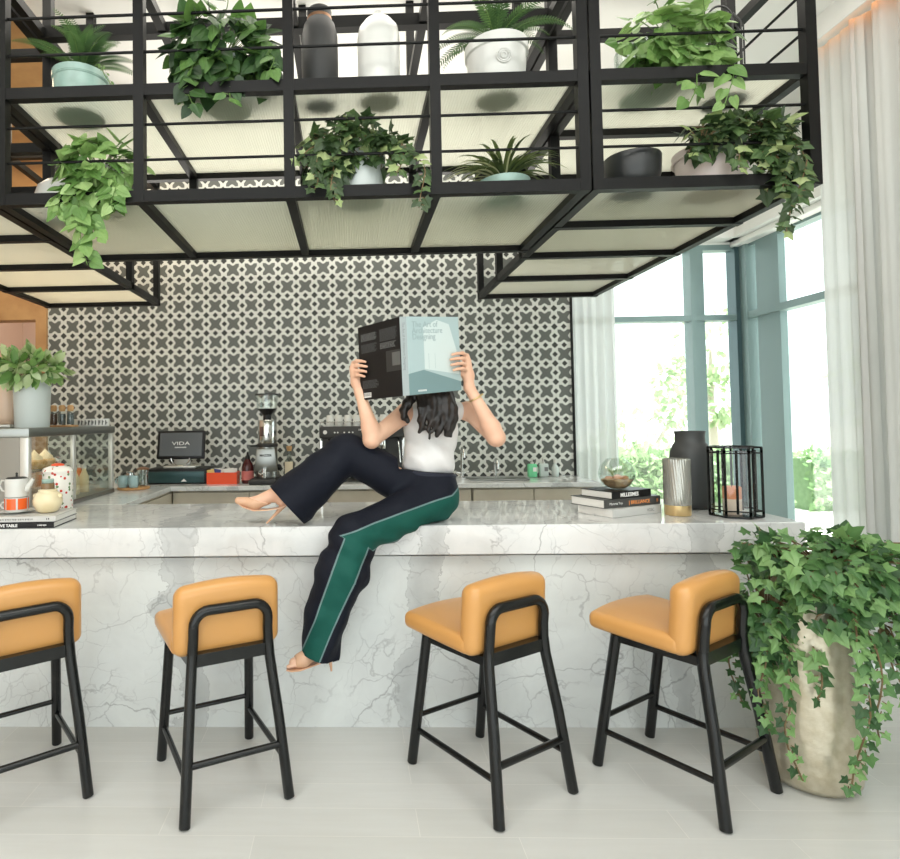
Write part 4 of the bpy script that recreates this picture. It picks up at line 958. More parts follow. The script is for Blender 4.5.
part('wax_top', B().lathe([(0.042, 0.078), (0.042, 0.135), (0.036, 0.14), (0.0005, 0.134)], seg=28, cap0=False), mat('peach_wax', rgb(232, 150, 110), 0.6), cd)
part('wick', B().tube([(0, 0, 0.134), (0.001, 0, 0.146)], 0.0015, 6), 'bookblack', cd)

# ------------------------------------------------------------------ back counter
ZW = BT + 0.0005
sv = part('serving_board', B().lathe([(0.115, 0), (0.122, 0.004), (0.122, 0.014), (0.116, 0.018), (0.0005, 0.018)], seg=40), 'wood', loc=(-1.70, 4.66, ZW))
tag(sv, 'round wooden board holding blue cups beside the display case', 'board')
MT['bluecup'] = mat('pale_blue_glaze', rgb(158, 186, 188), 0.3)
for k, (x, y, l) in enumerate(((-1.765, 4.61, 'pale blue cup on the round board, nearer the display case'), (-1.68, 4.60, 'pale blue cup on the round board, farther from the display case'))):
    c_ = thing('cup', l, 'cup', (x, y, ZW + 0.0185), 0, 'pale blue cups on the round board')
    part('bowl', B().lathe([(0.03, 0), (0.036, 0.01), (0.039, 0.05), (0.037, 0.09), (0.033, 0.09), (0.034, 0.05), (0.0005, 0.01)], seg=28), 'bluecup', c_)
    part('handle', B().tube([(-0.036, 0, 0.07), (-0.054, 0, 0.066), (-0.056, 0, 0.04), (-0.038, 0, 0.03)], 0.005, 8), 'bluecup', c_)
j = thing('glass_jug', 'clear glass with brown drink at the back of the round board', 'glass', (-1.64, 4.70, ZW + 0.0185))
part('glass', B().lathe([(0.035, 0), (0.04, 0.005), (0.045, 0.13), (0.042, 0.13), (0.037, 0.008), (0.0005, 0.006)], seg=28), 'glass', j)
part('drink', B().lathe([(0.035, 0.007), (0.039, 0.085), (0.0005, 0.085)], seg=24), 'greyglass', j)
part('lid', B().lathe([(0.046, 0.1305), (0.048, 0.14), (0.02, 0.15), (0.0005, 0.151)], seg=24), 'copper', j)
jm = thing('milk_pitcher', 'small dark steel pitcher behind the blue cups on the board', 'pitcher', (-1.745, 4.71, ZW + 0.0185))
part('body', B().lathe([(0.036, 0), (0.04, 0.006), (0.04, 0.06), (0.03, 0.1), (0.033, 0.115), (0.029, 0.115), (0.0005, 0.09)], seg=26), 'chrome', jm)
part('handle', B().tube([(-0.032, 0, 0.105), (-0.058, 0, 0.095), (-0.058, 0, 0.05), (-0.038, 0, 0.04)], 0.005, 8), 'blackleg', jm)
MT['tealbox'] = mat('dark_teal_metal', rgb(44, 74, 76), 0.35, 0.3)
dr = thing('cash_drawer', 'low dark teal cash drawer under the till screen', 'cash drawer', (-1.465, 5.15, ZW))
part('body', B().box(-0.26, 0.26, -0.16, 0.19, 0.004, 0.125, bev=0.004), 'bookblack', dr)
part('drawer', B().box(-0.24, 0.24, -0.166, -0.16, 0.012, 0.105, bev=0.002), 'tealbox', dr)
part('foot', B().box(-0.25, 0.25, -0.14, 0.18, 0, 0.005), 'blackleg', dr)
part('label', B().prism([(0.045, 0.022), (0.095, 0.022), (0.07, 0.045)], 0.1661, 0.1665, T=Matrix(((1, 0, 0, 0), (0, 0, -1, 0), (0, 1, 0, 0), (0, 0, 0, 1)))), 'inkwhite', dr, smooth=False)
ps = thing('till_screen', 'black touchscreen till with a white logo on its display', 'screen', (-1.455, 5.12, ZW + 0.1255))
MT['screen'] = mat('till_display', rgb(52, 54, 54), 0.25, emit=(0.07, 0.075, 0.075, 1), estr=0.5)
part('stand', B().box(-0.14, 0.14, -0.06, 0.14, 0, 0.02, bev=0.008).box(-0.07, 0.07, 0.03, 0.07, 0.018, 0.16, bev=0.01), 'alu', ps)
part('neck_ring', B().tube([(0.08 * cos(a), -0.025, 0.085 + 0.065 * sin(a)) for a in np.linspace(pi, 2 * pi, 16)], 0.006, 8), 'chrome', ps)
Tt = Matrix.Translation((0, -0.03, 0.08)) @ Matrix.Rotation(radians(-12), 4, 'X')
part('bezel', B().box(-0.205, 0.205, 0, 0.035, 0, 0.245, bev=0.008, T=Tt), 'bookblack', ps)
part('display', B().box(-0.183, 0.183, -0.0015, 0.0, 0.024, 0.225, T=Tt), 'screen', ps, smooth=False)
lg = text('logo', 'VIDA', 0.043, 'inkwhite', ps, Tt @ Vector((0.0, -0.0025, 0.118)), Tt.to_3x3() @ Vector((1, 0, 0)), Tt.to_3x3() @ Vector((0, 0, 1)), 'CENTER', 0.0004, 1.6, world=False)
b = B()
for k in range(10): b.box(-0.05 + 0.01 * k, -0.0435 + 0.01 * k, -0.0028, -0.0020, 0.093, 0.103, T=Tt)
part('fine_print', b, 'inkwhite', ps, smooth=False)
ob = thing('sachet_box', 'orange-red box full of sachets next to the cash drawer', 'box', (-1.07, 5.02, ZW))
part('box', B().box(-0.125, 0.125, -0.07, 0.07, 0, 0.006).box(-0.125, 0.125, -0.07, -0.065, 0.006, 0.095).box(-0.125, 0.125, 0.065, 0.07, 0.006, 0.095).box(-0.125, -0.12, -0.065, 0.065, 0.006, 0.095).box(0.12, 0.125, -0.065, 0.065, 0.006, 0.095).box(-0.003, 0.003, -0.065, 0.065, 0.006, 0.09), 'orange', ob, smooth=False)
rnd = random.Random(4)
scol = [mat('blue_sachet', rgb(52, 62, 130), 0.5), 'paper', mat('yellow_sachet', rgb(222, 190, 110), 0.5)]
kk = 0
for side in (-1, 1):
    for k in range(7):
        x = side * 0.062 + rnd.uniform(-0.025, 0.025); y = -0.055 + 0.018 * k
        s_ = part('sachet', B().box(-0.03, 0.03, -0.003, 0.003, 0, 0.115, bev=0.002, T=Matrix.Rotation(radians(rnd.uniform(-14, 14)), 4, 'Y')), scol[rnd.choice((0, 1, 1, 2) if side < 0 else (0, 0, 1, 1))], loc=(-1.07 + x, 5.02 + y, ZW + 0.0075))
        tag(s_, 'sugar sachet standing upright in the orange-red box', 'sachet', 'sachets in the orange-red box')
MT['syrup'] = mat('dark_red_syrup', rgb(70, 26, 28), 0.2)
sy = thing('syrup_bottle', 'dark red syrup bottle with pointed cap left of the grinder', 'bottle', (-0.862, 5.0, ZW))
part('bottle', B().lathe([(0.045, 0), (0.05, 0.008), (0.05, 0.13), (0.042, 0.165), (0.022, 0.195), (0.02, 0.205)], seg=28), 'syrup', sy)
part('cap', B().lathe([(0.022, 0.203), (0.022, 0.22), (0.01, 0.235), (0.006, 0.262), (0.0005, 0.263)], seg=20), 'bookblack', sy)
part('label', B().lathe([(0.0505, 0.03), (0.0508, 0.03), (0.0508, 0.105), (0.0505, 0.105)], seg=28, cap0=False), mat('syrup_label', rgb(196, 110, 104), 0.6), sy)
gd = thing('coffee_grinder', 'chrome coffee grinder with clear bean hopper', 'coffee grinder', (-0.70, 5.03, ZW))
part('base', B().box(-0.13, 0.1, -0.19, 0.15, 0, 0.045, bev=0.012), 'mattblack', gd)
part('body', B().lathe([(0.098, 0.046), (0.1, 0.06), (0.084, 0.18), (0.08, 0.3)], seg=36, fn=lambda a, x, y, z: (x, y * 1.1 + 0.03, z)), 'steel', gd)
part('front_plate', B().box(-0.085, 0.085, -0.095, -0.07, 0.10, 0.29, bev=0.008, fn=lambda x, y, z: (x * (1.15 - (z - 0.1) * 1.3), y, z)), 'steel', gd)
part('collar', B().lathe([(0.085, 0.30), (0.088, 0.305), (0.088, 0.325), (0.08, 0.33)], seg=36, fn=lambda a, x, y, z: (x, y + 0.02, z)), 'mattblack', gd)
part('drum', B().lathe([(0.078, 0.33), (0.08, 0.335), (0.08, 0.515), (0.075, 0.525), (0.0005, 0.525)], seg=36, fn=lambda a, x, y, z: (x, y + 0.02, z)), 'chrome', gd)
part('badge', B().box(-0.05, -0.028, -0.066, -0.058, 0.39, 0.47, bev=0.002), mat('brown_badge', rgb(84, 50, 36), 0.5), gd)
part('funnel', B().lathe([(0.035, 0.525), (0.035, 0.57), (0.08, 0.615), (0.088, 0.62)], seg=32, cap0=False, fn=lambda a, x, y, z: (x, y + 0.02, z)), 'bookblack', gd)
part('hopper', B().lathe([(0.086, 0.62), (0.094, 0.735), (0.09, 0.735), (0.082, 0.622)], seg=32, cap0=False, fn=lambda a, x, y, z: (x, y + 0.02, z)), 'glass', gd)
part('lid', B().lathe([(0.1, 0.735), (0.1, 0.746), (0.0005, 0.75)], seg=32, fn=lambda a, x, y, z: (x, y + 0.02, z)), 'mattblack', gd)
part('fork', B().tube([(-0.05, -0.085, 0.10), (-0.052, -0.15, 0.09), (-0.03, -0.165, 0.085), (0.0, -0.12, 0.09)], 0.008, 8).tube([(-0.01, -0.12, 0.05), (-0.01, -0.12, 0.13)], 0.02, 12), 'chrome', gd)
part('knob', B().ball((0.098, -0.02, 0.13), 0.026), 'bookblack', gd)
part('lever', B().tube([(-0.08, -0.04, 0.312), (-0.13, -0.08, 0.312)], 0.007, 8), 'bookblack', gd)
text('lettering', 'MAZZER', 0.026, 'bookblack', gd, (-0.05, -0.0962, 0.225), (1, 0, 0), (0, 0, 1), 'LEFT', 0.0004, 1.0, world=False, bold=0.001)
ov = thing('oil_bottle', 'tall clear bottle with cork and cream tag right of the grinder', 'bottle', (-0.525, 5.13, ZW))
part('bottle', B().lathe([(0.042, 0), (0.046, 0.008), (0.046, 0.16), (0.02, 0.2), (0.017, 0.26)], seg=28), 'greyglass', ov)
part('cork', B().lathe([(0.02, 0.258), (0.02, 0.275), (0.024, 0.28), (0.024, 0.30), (0.0005, 0.302)], seg=18), 'cork', ov)
part('tag', B().box(-0.034, 0.034, -0.05, -0.047, 0.06, 0.17, bev=0.001), mat('cream_tag', rgb(214, 200, 172), 0.7), ov)
em = thing('espresso_machine', 'black and chrome espresso machine behind the seated woman', 'espresso machine', (0.10, 5.12, ZW))
part('body', B().box(-0.345, 0.345, -0.02, 0.22, 0.05, 0.44, bev=0.012), 'mattblack', em)
part('control_panel', B().box(-0.36, 0.36, -0.12, 0.0, 0.365, 0.462, bev=0.012), 'mattblack', em)
part('cup_rail', B().tube([(-0.35, -0.11, 0.50), (0.35, -0.11, 0.50)], 0.004, 8).tube([(-0.35, -0.11, 0.46), (-0.35, -0.11, 0.50)], 0.004, 8).tube([(0.35, -0.11, 0.46), (0.35, -0.11, 0.50)], 0.004, 8), 'chrome', em)
part('drip_tray', B().box(-0.34, 0.34, -0.17, 0.02, 0.05, 0.10, bev=0.006), 'steel', em)
part('side_panel', B().box(-0.36, -0.335, -0.02, 0.22, 0.05, 0.37, bev=0.005), 'chrome', em); part('side_panel', B().box(0.335, 0.36, -0.02, 0.22, 0.05, 0.37, bev=0.005), 'chrome', em)
for x in (-0.3, 0.3): part('foot', B().lathe([(0.02, 0), (0.02, 0.05)], (x, -0.1, 0), 14).lathe([(0.02, 0), (0.02, 0.05)], (x, 0.18, 0), 14), 'chrome', em)
for x in (-0.14, 0.16):
    g_ = part('group_head', B().lathe([(0.036, 0.27), (0.04, 0.275), (0.04, 0.34), (0.03, 0.365)], (x, -0.07, 0), 24), 'chrome', em)
    part('portafilter', B().lathe([(0.036, 0.245), (0.038, 0.268), (0.0005, 0.268)], (x, -0.07, 0), 22).tube([(x, -0.1, 0.257), (x, -0.22, 0.24)], [0.009, 0.013], 10), 'bookblack', g_)
for x in (-0.28, 0.30): part('steam_wand', B().tube([(x, -0.06, 0.37), (x, -0.12, 0.3), (x + 0.01, -0.14, 0.16)], 0.006, 8), 'chrome', em)
for x in (-0.31,): part('dial', B().lathe([(0.017, 0), (0.017, 0.008), (0.0005, 0.009)], seg=18, fn=lambda a, px_, py_, pz_: (px_ - 0.31, -0.1205 - pz_, 0.415 + py_)), 'ceramic', em)
for x in (-0.23, -0.205, -0.15, -0.11, -0.08): part('button', B().lathe([(0.007, 0), (0.007, 0.004), (0.0005, 0.0045)], seg=12, fn=lambda a, px_, py_, pz_, x=x: (px_ + x, -0.1205 - pz_, 0.412 + py_)), 'ceramic', em)
marks(em, 'inkwhite', -0.03, 0.06, -0.1214, -0.1204, 0.425, 0.440, 8)
cl = part('cleaning_cloth', B().box(-0.09, 0.09, -0.004, 0.004, 0, 0.14, bev=0.003, cuts=4, fn=lambda x, y, z: (x * (0.6 + 0.5 * (1 - z / 0.14)), y + 0.015 * sin(40 * x) - 0.03 * z / 0.14, z)), 'ceramic', loc=(0.2, 4.88, ZW + 0.1))
tag(cl, 'white cleaning cloth draped over the espresso machine drip tray', 'cloth')
for k, x in enumerate((-0.19, -0.115, -0.04, 0.035, 0.11, 0.185, 0.26, 0.335)):
    c_ = part('cup', B().lathe([(0.034, 0), (0.036, 0.004), (0.033, 0.06), (0.026, 0.095), (0.0005, 0.097)], seg=24), 'ceramic', loc=(0.02 + x, 5.06, ZW + 0.4625))
    ordn = ('first', 'second', 'third', 'fourth', 'fifth', 'sixth', 'seventh', 'eighth')[k]
    tag(c_, 'upturned white cup on the espresso machine, %s from its grinder end' % ordn, 'cup', 'white cups on the espresso machine')
# sink taps and soap
def tap(label, loc, h, reach):
    t_ = thing('tap', label, 'tap', loc)
    part('base', B().lathe([(0.026, 0), (0.026, 0.008), (0.016, 0.014), (0.016, 0.05)], seg=20), 'chrome', t_)
    part('spout', B().tube([(0, 0, 0.04), (0, 0, h - 0.05)] + [(0, -reach / 2 + reach / 2 * cos(a), h - 0.05 + 0.05 * sin(a)) for a in np.linspace(0, pi, 10)][1:] + [(0, -reach, h - 0.08)], 0.011, 12), 'chrome', t_)
    part('handle', B().tube([(0.014, 0, 0.04), (0.06, 0, 0.055)], [0.009, 0.007], 10).tube([(-0.014, 0, 0.04), (-0.05, 0, 0.05)], [0.009, 0.007], 10), 'chrome', t_)
tap("tall chrome swan-neck tap just behind the woman's back", (0.965, 5.27, ZW), 0.26, 0.12)
tap('short chrome tap between the tall tap and the green soap', (1.25, 5.27, ZW), 0.16, 0.11)
sk = thing('sink', 'steel sink rim set in the back worktop below the short tap', 'sink', (1.22, 5.10, ZW + 0.005))
part('rim', B().tube([(0.24, -0.12, 0.002), (0.24, 0.10, 0.002), (-0.24, 0.10, 0.002), (-0.24, -0.12, 0.002)], 0.006, 8, True), 'steel', sk)
part('cover', B().box(-0.235, 0.235, -0.115, 0.095, 0.0, 0.003), 'steel', sk, smooth=False)
def pump(label, loc, m, has_label):
    t_ = thing('soap_bottle', label, 'bottle', loc)
    part('bottle', B().box(-0.038, 0.038, -0.026, 0.026, 0, 0.115, bev=0.012, seg=3), m, t_)
    part('pump', B().lathe([(0.014, 0.114), (0.014, 0.13), (0.005, 0.132), (0.005, 0.155)], seg=14).box(-0.012, 0.012, -0.04, 0.01, 0.152, 0.164, bev=0.003), 'ceramic', t_)
    part('label', B().box(0.0, 0.03, -0.0272, -0.0262, 0.05, 0.085), 'inkwhite' if not has_label else 'inkgrey', t_, smooth=False)
MT['greensoap'] = mat('green_liquid_soap', rgb(120, 214, 160), 0.2)
MT['clearbot'] = mat('clear_bottle_liquid', rgb(198, 208, 204), 0.15)
pump('green pump soap bottle on the worktop by the tile edge', (1.562, 5.24, ZW), 'greensoap', False)
pump('clear pump bottle just right of the green soap', (1.665, 5.26, ZW), 'clearbot', True)
bt = thing('spray_bottle', 'slim clear bottle farthest right on the back worktop', 'bottle', (1.765, 5.26, ZW))
part('bottle', B().lathe([(0.026, 0), (0.03, 0.006), (0.03, 0.08), (0.012, 0.105), (0.012, 0.12)], seg=22), 'clearbot', bt)
part('cap', B().lathe([(0.014, 0.119), (0.014, 0.15), (0.0005, 0.15)], seg=16), 'ceramic', bt)

# ------------------------------------------------------------------ the woman on the bar
def capsule(a, b_, r1, r2, k=0.02): return ('c', np.array(a, float), np.array(b_, float), r1, r2, k)
def ellip(c_, r, k=0.03): return ('e', np.array(c_, float), np.array(r, float), 0, 0, k)
def evalp(p, P):
    if p[0] == 'c':
        a, d = p[1], p[2] - p[1]; L2 = float(d @ d) or 1e-9
        q_ = [P[i] - a[i] for i in range(3)]
        tt = np.clip((q_[0] * d[0] + q_[1] * d[1] + q_[2] * d[2]) / L2, 0, 1)
        return np.sqrt(sum((q_[i] - tt * d[i]) ** 2 for i in range(3))) - (p[3] + tt * (p[4] - p[3]))
    q_ = [(P[i] - p[1][i]) / p[2][i] for i in range(3)]
    k0 = np.sqrt(sum(x * x for x in q_)) + 1e-6
    k1 = np.sqrt(sum((x / p[2][i]) ** 2 for i, x in enumerate(q_))) + 1e-6
    return k0 * (k0 - 1) / k1
def field(prims, lo, hi, h, post=None):
    ax = [np.arange(lo[i], hi[i] + h, h) for i in range(3)]
    D = np.full([len(a) for a in ax], 0.3)
    for p in prims:
        if p[0] == 'c': r = max(p[3], p[4]); bl = np.minimum(p[1], p[2]) - r; bh = np.maximum(p[1], p[2]) + r
        else: bl, bh = p[1] - p[2], p[1] + p[2]
        m = p[5] + 0.03
        sl = []
        for i in range(3):
            i0 = int(np.clip(np.floor((bl[i] - m - lo[i]) / h), 0, len(ax[i]))); i1 = int(np.clip(np.ceil((bh[i] + m - lo[i]) / h) + 1, 0, len(ax[i])))
            sl.append(slice(i0, i1))
        P = np.meshgrid(*[ax[i][sl[i]] for i in range(3)], indexing='ij', sparse=True)
        d = evalp(p, P); cur = D[tuple(sl)]; k = p[5]
        hh = np.maximum(k - np.abs(cur - d), 0) / k
        D[tuple(sl)] = np.minimum(cur, d) - hh * hh * k * 0.25
    if post is not None:
        P = np.meshgrid(*ax, indexing='ij', sparse=True); D = post(D, P)
    return D, ax
def surface(D, ax, h):
    s = D < 0; nx, ny, nz = D.shape
    c = sum(s[i:nx - 1 + i, j:ny - 1 + j, k:nz - 1 + k].astype(np.int8) for i in (0, 1) for j in (0, 1) for k in (0, 1))
    act = (c > 0) & (c < 8); idx = -np.ones(act.shape, int); cells = np.argwhere(act); idx[act] = np.arange(len(cells))
    S = np.zeros((len(cells), 3)); N = np.zeros(len(cells))
    cr = [(i, j, k) for i in (0, 1) for j in (0, 1) for k in (0, 1)]
    for a in cr:
        for ax_ in range(3):
            if a[ax_]: continue
            b_ = list(a); b_[ax_] = 1
            da = D[tuple((cells + a).T)]; db = D[tuple((cells + b_).T)]
            x = (da < 0) != (db < 0); tt = np.where(x, da / np.where(x, da - db, 1), 0)
            pt = np.repeat(np.array([a], float), len(cells), 0); pt[:, ax_] += tt
            S[x] += pt[x]; N[x] += 1
    V = (cells + S / N[:, None]) * h + np.array([a[0] for a in ax])
    F = []
    for ax_ in range(3):
        u_, v_ = [(1, 2), (2, 0), (0, 1)][ax_]
        sl0 = [slice(None)] * 3; sl1 = [slice(None)] * 3; sl0[ax_] = slice(0, -1); sl1[ax_] = slice(1, None)
        a, b_ = s[tuple(sl0)], s[tuple(sl1)]; e = np.argwhere(a != b_)
        e = e[(e[:, u_] > 0) & (e[:, v_] > 0) & (e[:, u_] < D.shape[u_] - 1) & (e[:, v_] < D.shape[v_] - 1)]
        fl_ = a[tuple(e.T)]
        def cell(du, dv):
            q_ = e.copy(); q_[:, u_] += du; q_[:, v_] += dv; return idx[tuple(q_.T)]
        Q = np.stack([cell(-1, -1), cell(0, -1), cell(0, 0), cell(-1, 0)], 1)
        Q[~fl_] = Q[~fl_][:, ::-1]; F.append(Q)
    return V, np.concatenate(F)
def sdf_part(name, prims, lo, hi, h, m, parent, post=None, relax=2):
    D, ax = field(prims, lo, hi, h, post); V, F = surface(D, ax, h)
    # light smoothing
    n = len(V); e = np.concatenate([F[:, [0, 1]], F[:, [1, 2]], F[:, [2, 3]], F[:, [3, 0]]])
    for _ in range(relax):
        A_ = np.zeros((n, 3)); cnt = np.zeros(n)
        for i in range(3): A_[:, i] = np.bincount(e[:, 0], V[e[:, 1], i], n) + np.bincount(e[:, 1], V[e[:, 0], i], n)
        cnt = np.bincount(e[:, 0], minlength=n) + np.bincount(e[:, 1], minlength=n)
        V = V * 0.5 + 0.5 * A_ / np.maximum(cnt, 1)[:, None]
    b = B(); b.v = [tuple(v) for v in V]; b.f = [tuple(int(i) for i in f) for f in F]; b.m = [0] * len(F)
    return part(name, b, m, parent, world=True, angle=180), V

wm = thing('person', 'woman in white top and navy trousers with green stripe, reading on the bar', 'person', (0.42, 3.08, BT))
HB, KB, AB = (0.36, 3.13, 1.10), (-0.03, 3.07, 1.35), (-0.36, 3.0, 1.145)          # raised leg
HS, KS, AS = (0.42, 3.06, 1.09), (0.0, 2.81, 0.955), (-0.15, 2.80, 0.455)           # hanging leg
footB = [capsule(AB, (-0.348, 3.0, 1.105), 0.034, 0.03), capsule(AB, (-0.485, 3.0, 1.093), 0.036, 0.028), capsule((-0.485, 3.0, 1.093), (-0.565, 2.995, 1.106), 0.027, 0.013)]
footS = [capsule(AS, (-0.13, 2.80, 0.43), 0.033, 0.028), capsule(AS, (-0.235, 2.77, 0.408), 0.034, 0.026), capsule((-0.235, 2.77, 0.408), (-0.275, 2.757, 0.402), 0.027, 0.02)]
body = [ellip((0.425, 3.125, 1.80), (0.076, 0.092, 0.115)), capsule((0.42, 3.10, 1.74), (0.415, 3.075, 1.715), 0.05, 0.035), capsule((0.418, 3.045, 1.80), (0.415, 3.02, 1.775), 0.011, 0.015, 0.012),
        ellip((0.35, 3.14, 1.79), (0.012, 0.022, 0.032), 0.01), ellip((0.50, 3.14, 1.79), (0.012, 0.022, 0.032), 0.01),
        capsule((0.445, 3.165, 1.53), (0.43, 3.14, 1.72), 0.052, 0.048), ellip((0.42, 3.16, 1.43), (0.13, 0.085, 0.15)), ellip((0.40, 3.13, 1.25), (0.11, 0.08, 0.12)), ellip((0.402, 3.09, 1.11), (0.12, 0.10, 0.10)),
        capsule((0.30, 3.15, 1.535), (0.61, 3.18, 1.54), 0.044, 0.044, 0.04),
        capsule((0.285, 3.14, 1.53), (0.105, 3.0, 1.40), 0.050, 0.040, 0.03), capsule((0.105, 3.0, 1.40), (0.10, 3.005, 1.46), 0.041, 0.042, 0.02), capsule((0.10, 3.005, 1.46), (0.052, 3.03, 1.635), 0.042, 0.025),
        capsule((0.64, 3.175, 1.535), (0.722, 3.0, 1.402), 0.053, 0.042, 0.03), capsule((0.722, 3.0, 1.402), (0.70, 3.005, 1.452), 0.042, 0.043, 0.02), capsule((0.70, 3.005, 1.452), (0.60, 3.03, 1.655), 0.043, 0.025),
        capsule(HB, KB, 0.08, 0.055), capsule(KB, AB, 0.052, 0.033), capsule(HS, KS, 0.085, 0.055), capsule(KS, AS, 0.052, 0.032)] + footB + footS
for k in range(5):     # toes of the hanging foot
    body.append(capsule((-0.262 + 0.003 * k, 2.742 + 0.011 * k, 0.396), (-0.297 + 0.006 * k, 2.732 + 0.011 * k, 0.393), 0.0085, 0.0075 if k else 0.009, 0.004))
# hands: palm behind the cover edge, four fingers over its outer face, thumb on the inner face
def hand(wrist, palm, K, P, T_, zs, offs, th):
    out = [capsule(wrist, palm, 0.024, 0.026, 0.02), capsule(palm, (K[0], K[1], (zs[0] + zs[-1]) / 2 + 0.004), 0.026, 0.022, 0.02), capsule((K[0], K[1], zs[0] - 0.006), (K[0], K[1], zs[-1]), 0.014, 0.013, 0.012)]
    for i, z in enumerate(zs):
        s_ = offs[i]; Tt_ = (P[0] + (T_[0] - P[0]) * s_, P[1] + (T_[1] - P[1]) * s_, z - 0.006)
        md = (P[0] + (Tt_[0] - P[0]) * 0.5, P[1] + (Tt_[1] - P[1]) * 0.5, z + 0.001)
        out += [capsule((K[0], K[1], z - 0.004), (P[0], P[1], z + 0.004), 0.0105, 0.0095, 0.005), capsule((P[0], P[1], z + 0.004), md, 0.0095, 0.0085, 0.004), capsule(md, Tt_, 0.0085, 0.007, 0.003)]
    out += [capsule(th[0], th[1], 0.014, 0.0115, 0.012), capsule(th[1], th[2], 0.0115, 0.009, 0.006)]
    return out
body += hand((0.052, 3.03, 1.635), (0.035, 3.045, 1.69), (0.022, 3.034, 0), (0.036, 2.997, 0), (0.084, 2.958, 0), (1.792, 1.768, 1.743, 1.720), (0.9, 1.05, 0.98, 0.8), [(0.045, 3.05, 1.69), (0.065, 3.04, 1.715), (0.100, 2.992, 1.735)])
body += hand((0.60, 3.03, 1.655), (0.598, 3.03, 1.715), (0.588, 3.012, 0), (0.560, 2.972, 0), (0.496, 2.936, 0), (1.818, 1.793, 1.767, 1.742), (0.9, 1.05, 1.0, 0.8), [(0.588, 3.035, 1.70), (0.56, 3.028, 1.73), (0.508, 2.992, 1.75)])
bod, _ = sdf_part('body', body, (-0.64, 2.66, 0.34), (0.82, 3.30, 1.95), 0.0055, 'skin', wm, relax=1)
part('eyes', B().ball((0.39, 3.045, 1.812), 0.011, 10).ball((0.45, 3.045, 1.812), 0.011, 10), 'ceramic', wm, world=True)
part('lips', B().ball((0.414, 3.036, 1.742), 0.012, 10, sc3=(1.7, 0.7, 0.6)), mat('lip_rose', rgb(184, 96, 92), 0.4), wm, world=True)

# trousers
MT['navy'] = None
tm = bpy.data.materials.new('navy_and_green_trouser_cloth'); tm.use_nodes = True; t = NT(tm); pb = t.n['Principled BSDF']; pb.inputs['Roughness'].default_value = 0.72; pb.inputs['Specular IOR Level'].default_value = 0.25
at_ = t.new('ShaderNodeAttribute'); at_.attribute_name = 'stripe'
ins = t.math('GREATER_THAN', at_.outputs['Fac'], 0.0); pip = t.math('LESS_THAN', t.math('ABSOLUTE', at_.outputs['Fac']), 0.035)
cb = t.mix(ins, rgb(15, 19, 31), rgb(18, 80, 70)); cb = t.mix(t.math('MULTIPLY', pip, 0.45), cb, rgb(150, 176, 178)); t.base(cb)
nz = t.noise(t.coord(), 9, 3); t.bump(nz.outputs[0], 0.35, 0.03)
dB = np.array((-0.30, -0.06, -0.27)); dB /= np.linalg.norm(dB); hemB = np.array((-0.322, 3.0, 1.080))
hemS = np.array((-0.16, 2.80, 0.418)); nS = np.array((-0.22, 0, -0.975))
pants = [ellip((0.402, 3.09, 1.108), (0.140, 0.118, 0.118), 0.05), ellip((0.40, 3.12, 1.20), (0.132, 0.105, 0.10), 0.05),
         capsule((0.37, 3.13, 1.11), (-0.02, 3.07, 1.338), 0.112, 0.093, 0.04), capsule((-0.02, 3.07, 1.338), tuple(hemB + dB * 0.05), 0.096, 0.134, 0.02),
         capsule((0.42, 3.07, 1.098), (0.005, 2.815, 0.955), 0.112, 0.095, 0.04), capsule((0.005, 2.815, 0.955), (-0.045, 2.80, 0.80), 0.095, 0.112, 0.05),
         capsule((-0.045, 2.80, 0.80), (-0.12, 2.80, 0.60), 0.112, 0.099, 0.05), capsule((-0.12, 2.80, 0.60), (-0.17, 2.80, 0.36), 0.097, 0.088, 0.03)]
def pants_post(D, P):
    X, Y, Z = P
    D = D + 0.0035 * np.sin(26 * X + 14 * Z + 4 * np.sin(9 * Z)) * np.sin(17 * Z - 9 * X + 11 * Y)
    # soft vertical folds in the hanging legs
    low = np.clip((1.0 - Z) / 0.35, 0, 1) * (Z < 1.0)
    D = D + low * 0.007 * np.sin(48 * (X + 0.28 * (0.95 - Z)) + 20 * Y + 2 * np.sin(7 * Z)) + 0.006 * np.exp(-((Z - 0.93) / 0.12) ** 2) * np.sin(60 * (Z + 0.5 * X))
    pB = (X - hemB[0]) * dB[0] + (Y - hemB[1]) * dB[1] + (Z - hemB[2]) * dB[2]
    onB = ((Z > 0.975) & (X < 0.1)) | ((X < -0.19) & (Z > 0.85))
    D = np.where(onB, np.maximum(D, pB), D)
    inner = evalp(capsule(tuple(hemB - dB * 0.06), tuple(hemB + dB * 0.1), 0.095, 0.106), P); D = np.where(onB, np.maximum(D, -inner), D)
    pS = (X - hemS[0]) * nS[0] + (Y - hemS[1]) * nS[1] + (Z - hemS[2]) * nS[2]
    onS = Z < 0.8
    D = np.where(onS, np.maximum(D, pS), D)
    inner = evalp(capsule((-0.145, 2.80, 0.5), (-0.175, 2.80, 0.33), 0.068, 0.070), P); D = np.where(onS, np.maximum(D, -inner), D)
    D = np.where(X > 0.24, np.maximum(D, (Z - 1.232) + 0.10 * (X - 0.41)), D)
    D = np.where((Y > 2.915) & (X < 0.9), np.maximum(D, (BT + 0.001) - Z), D)   # rests on the slab
    return np.where((Z < BT) & (Y > 2.905), 0.05, D)
pn, V = sdf_part('trousers', pants, (-0.50, 2.64, 0.35), (0.62, 3.30, 1.50), 0.006, tm, wm, pants_post, relax=2)
cl_ = [np.array(p) for p in ((0.47, 3.07, 1.14), (0.40, 3.06, 1.09), (0.005, 2.815, 0.955), (-0.045, 2.80, 0.80), (-0.12, 2.80, 0.60), (-0.17, 2.80, 0.40))]
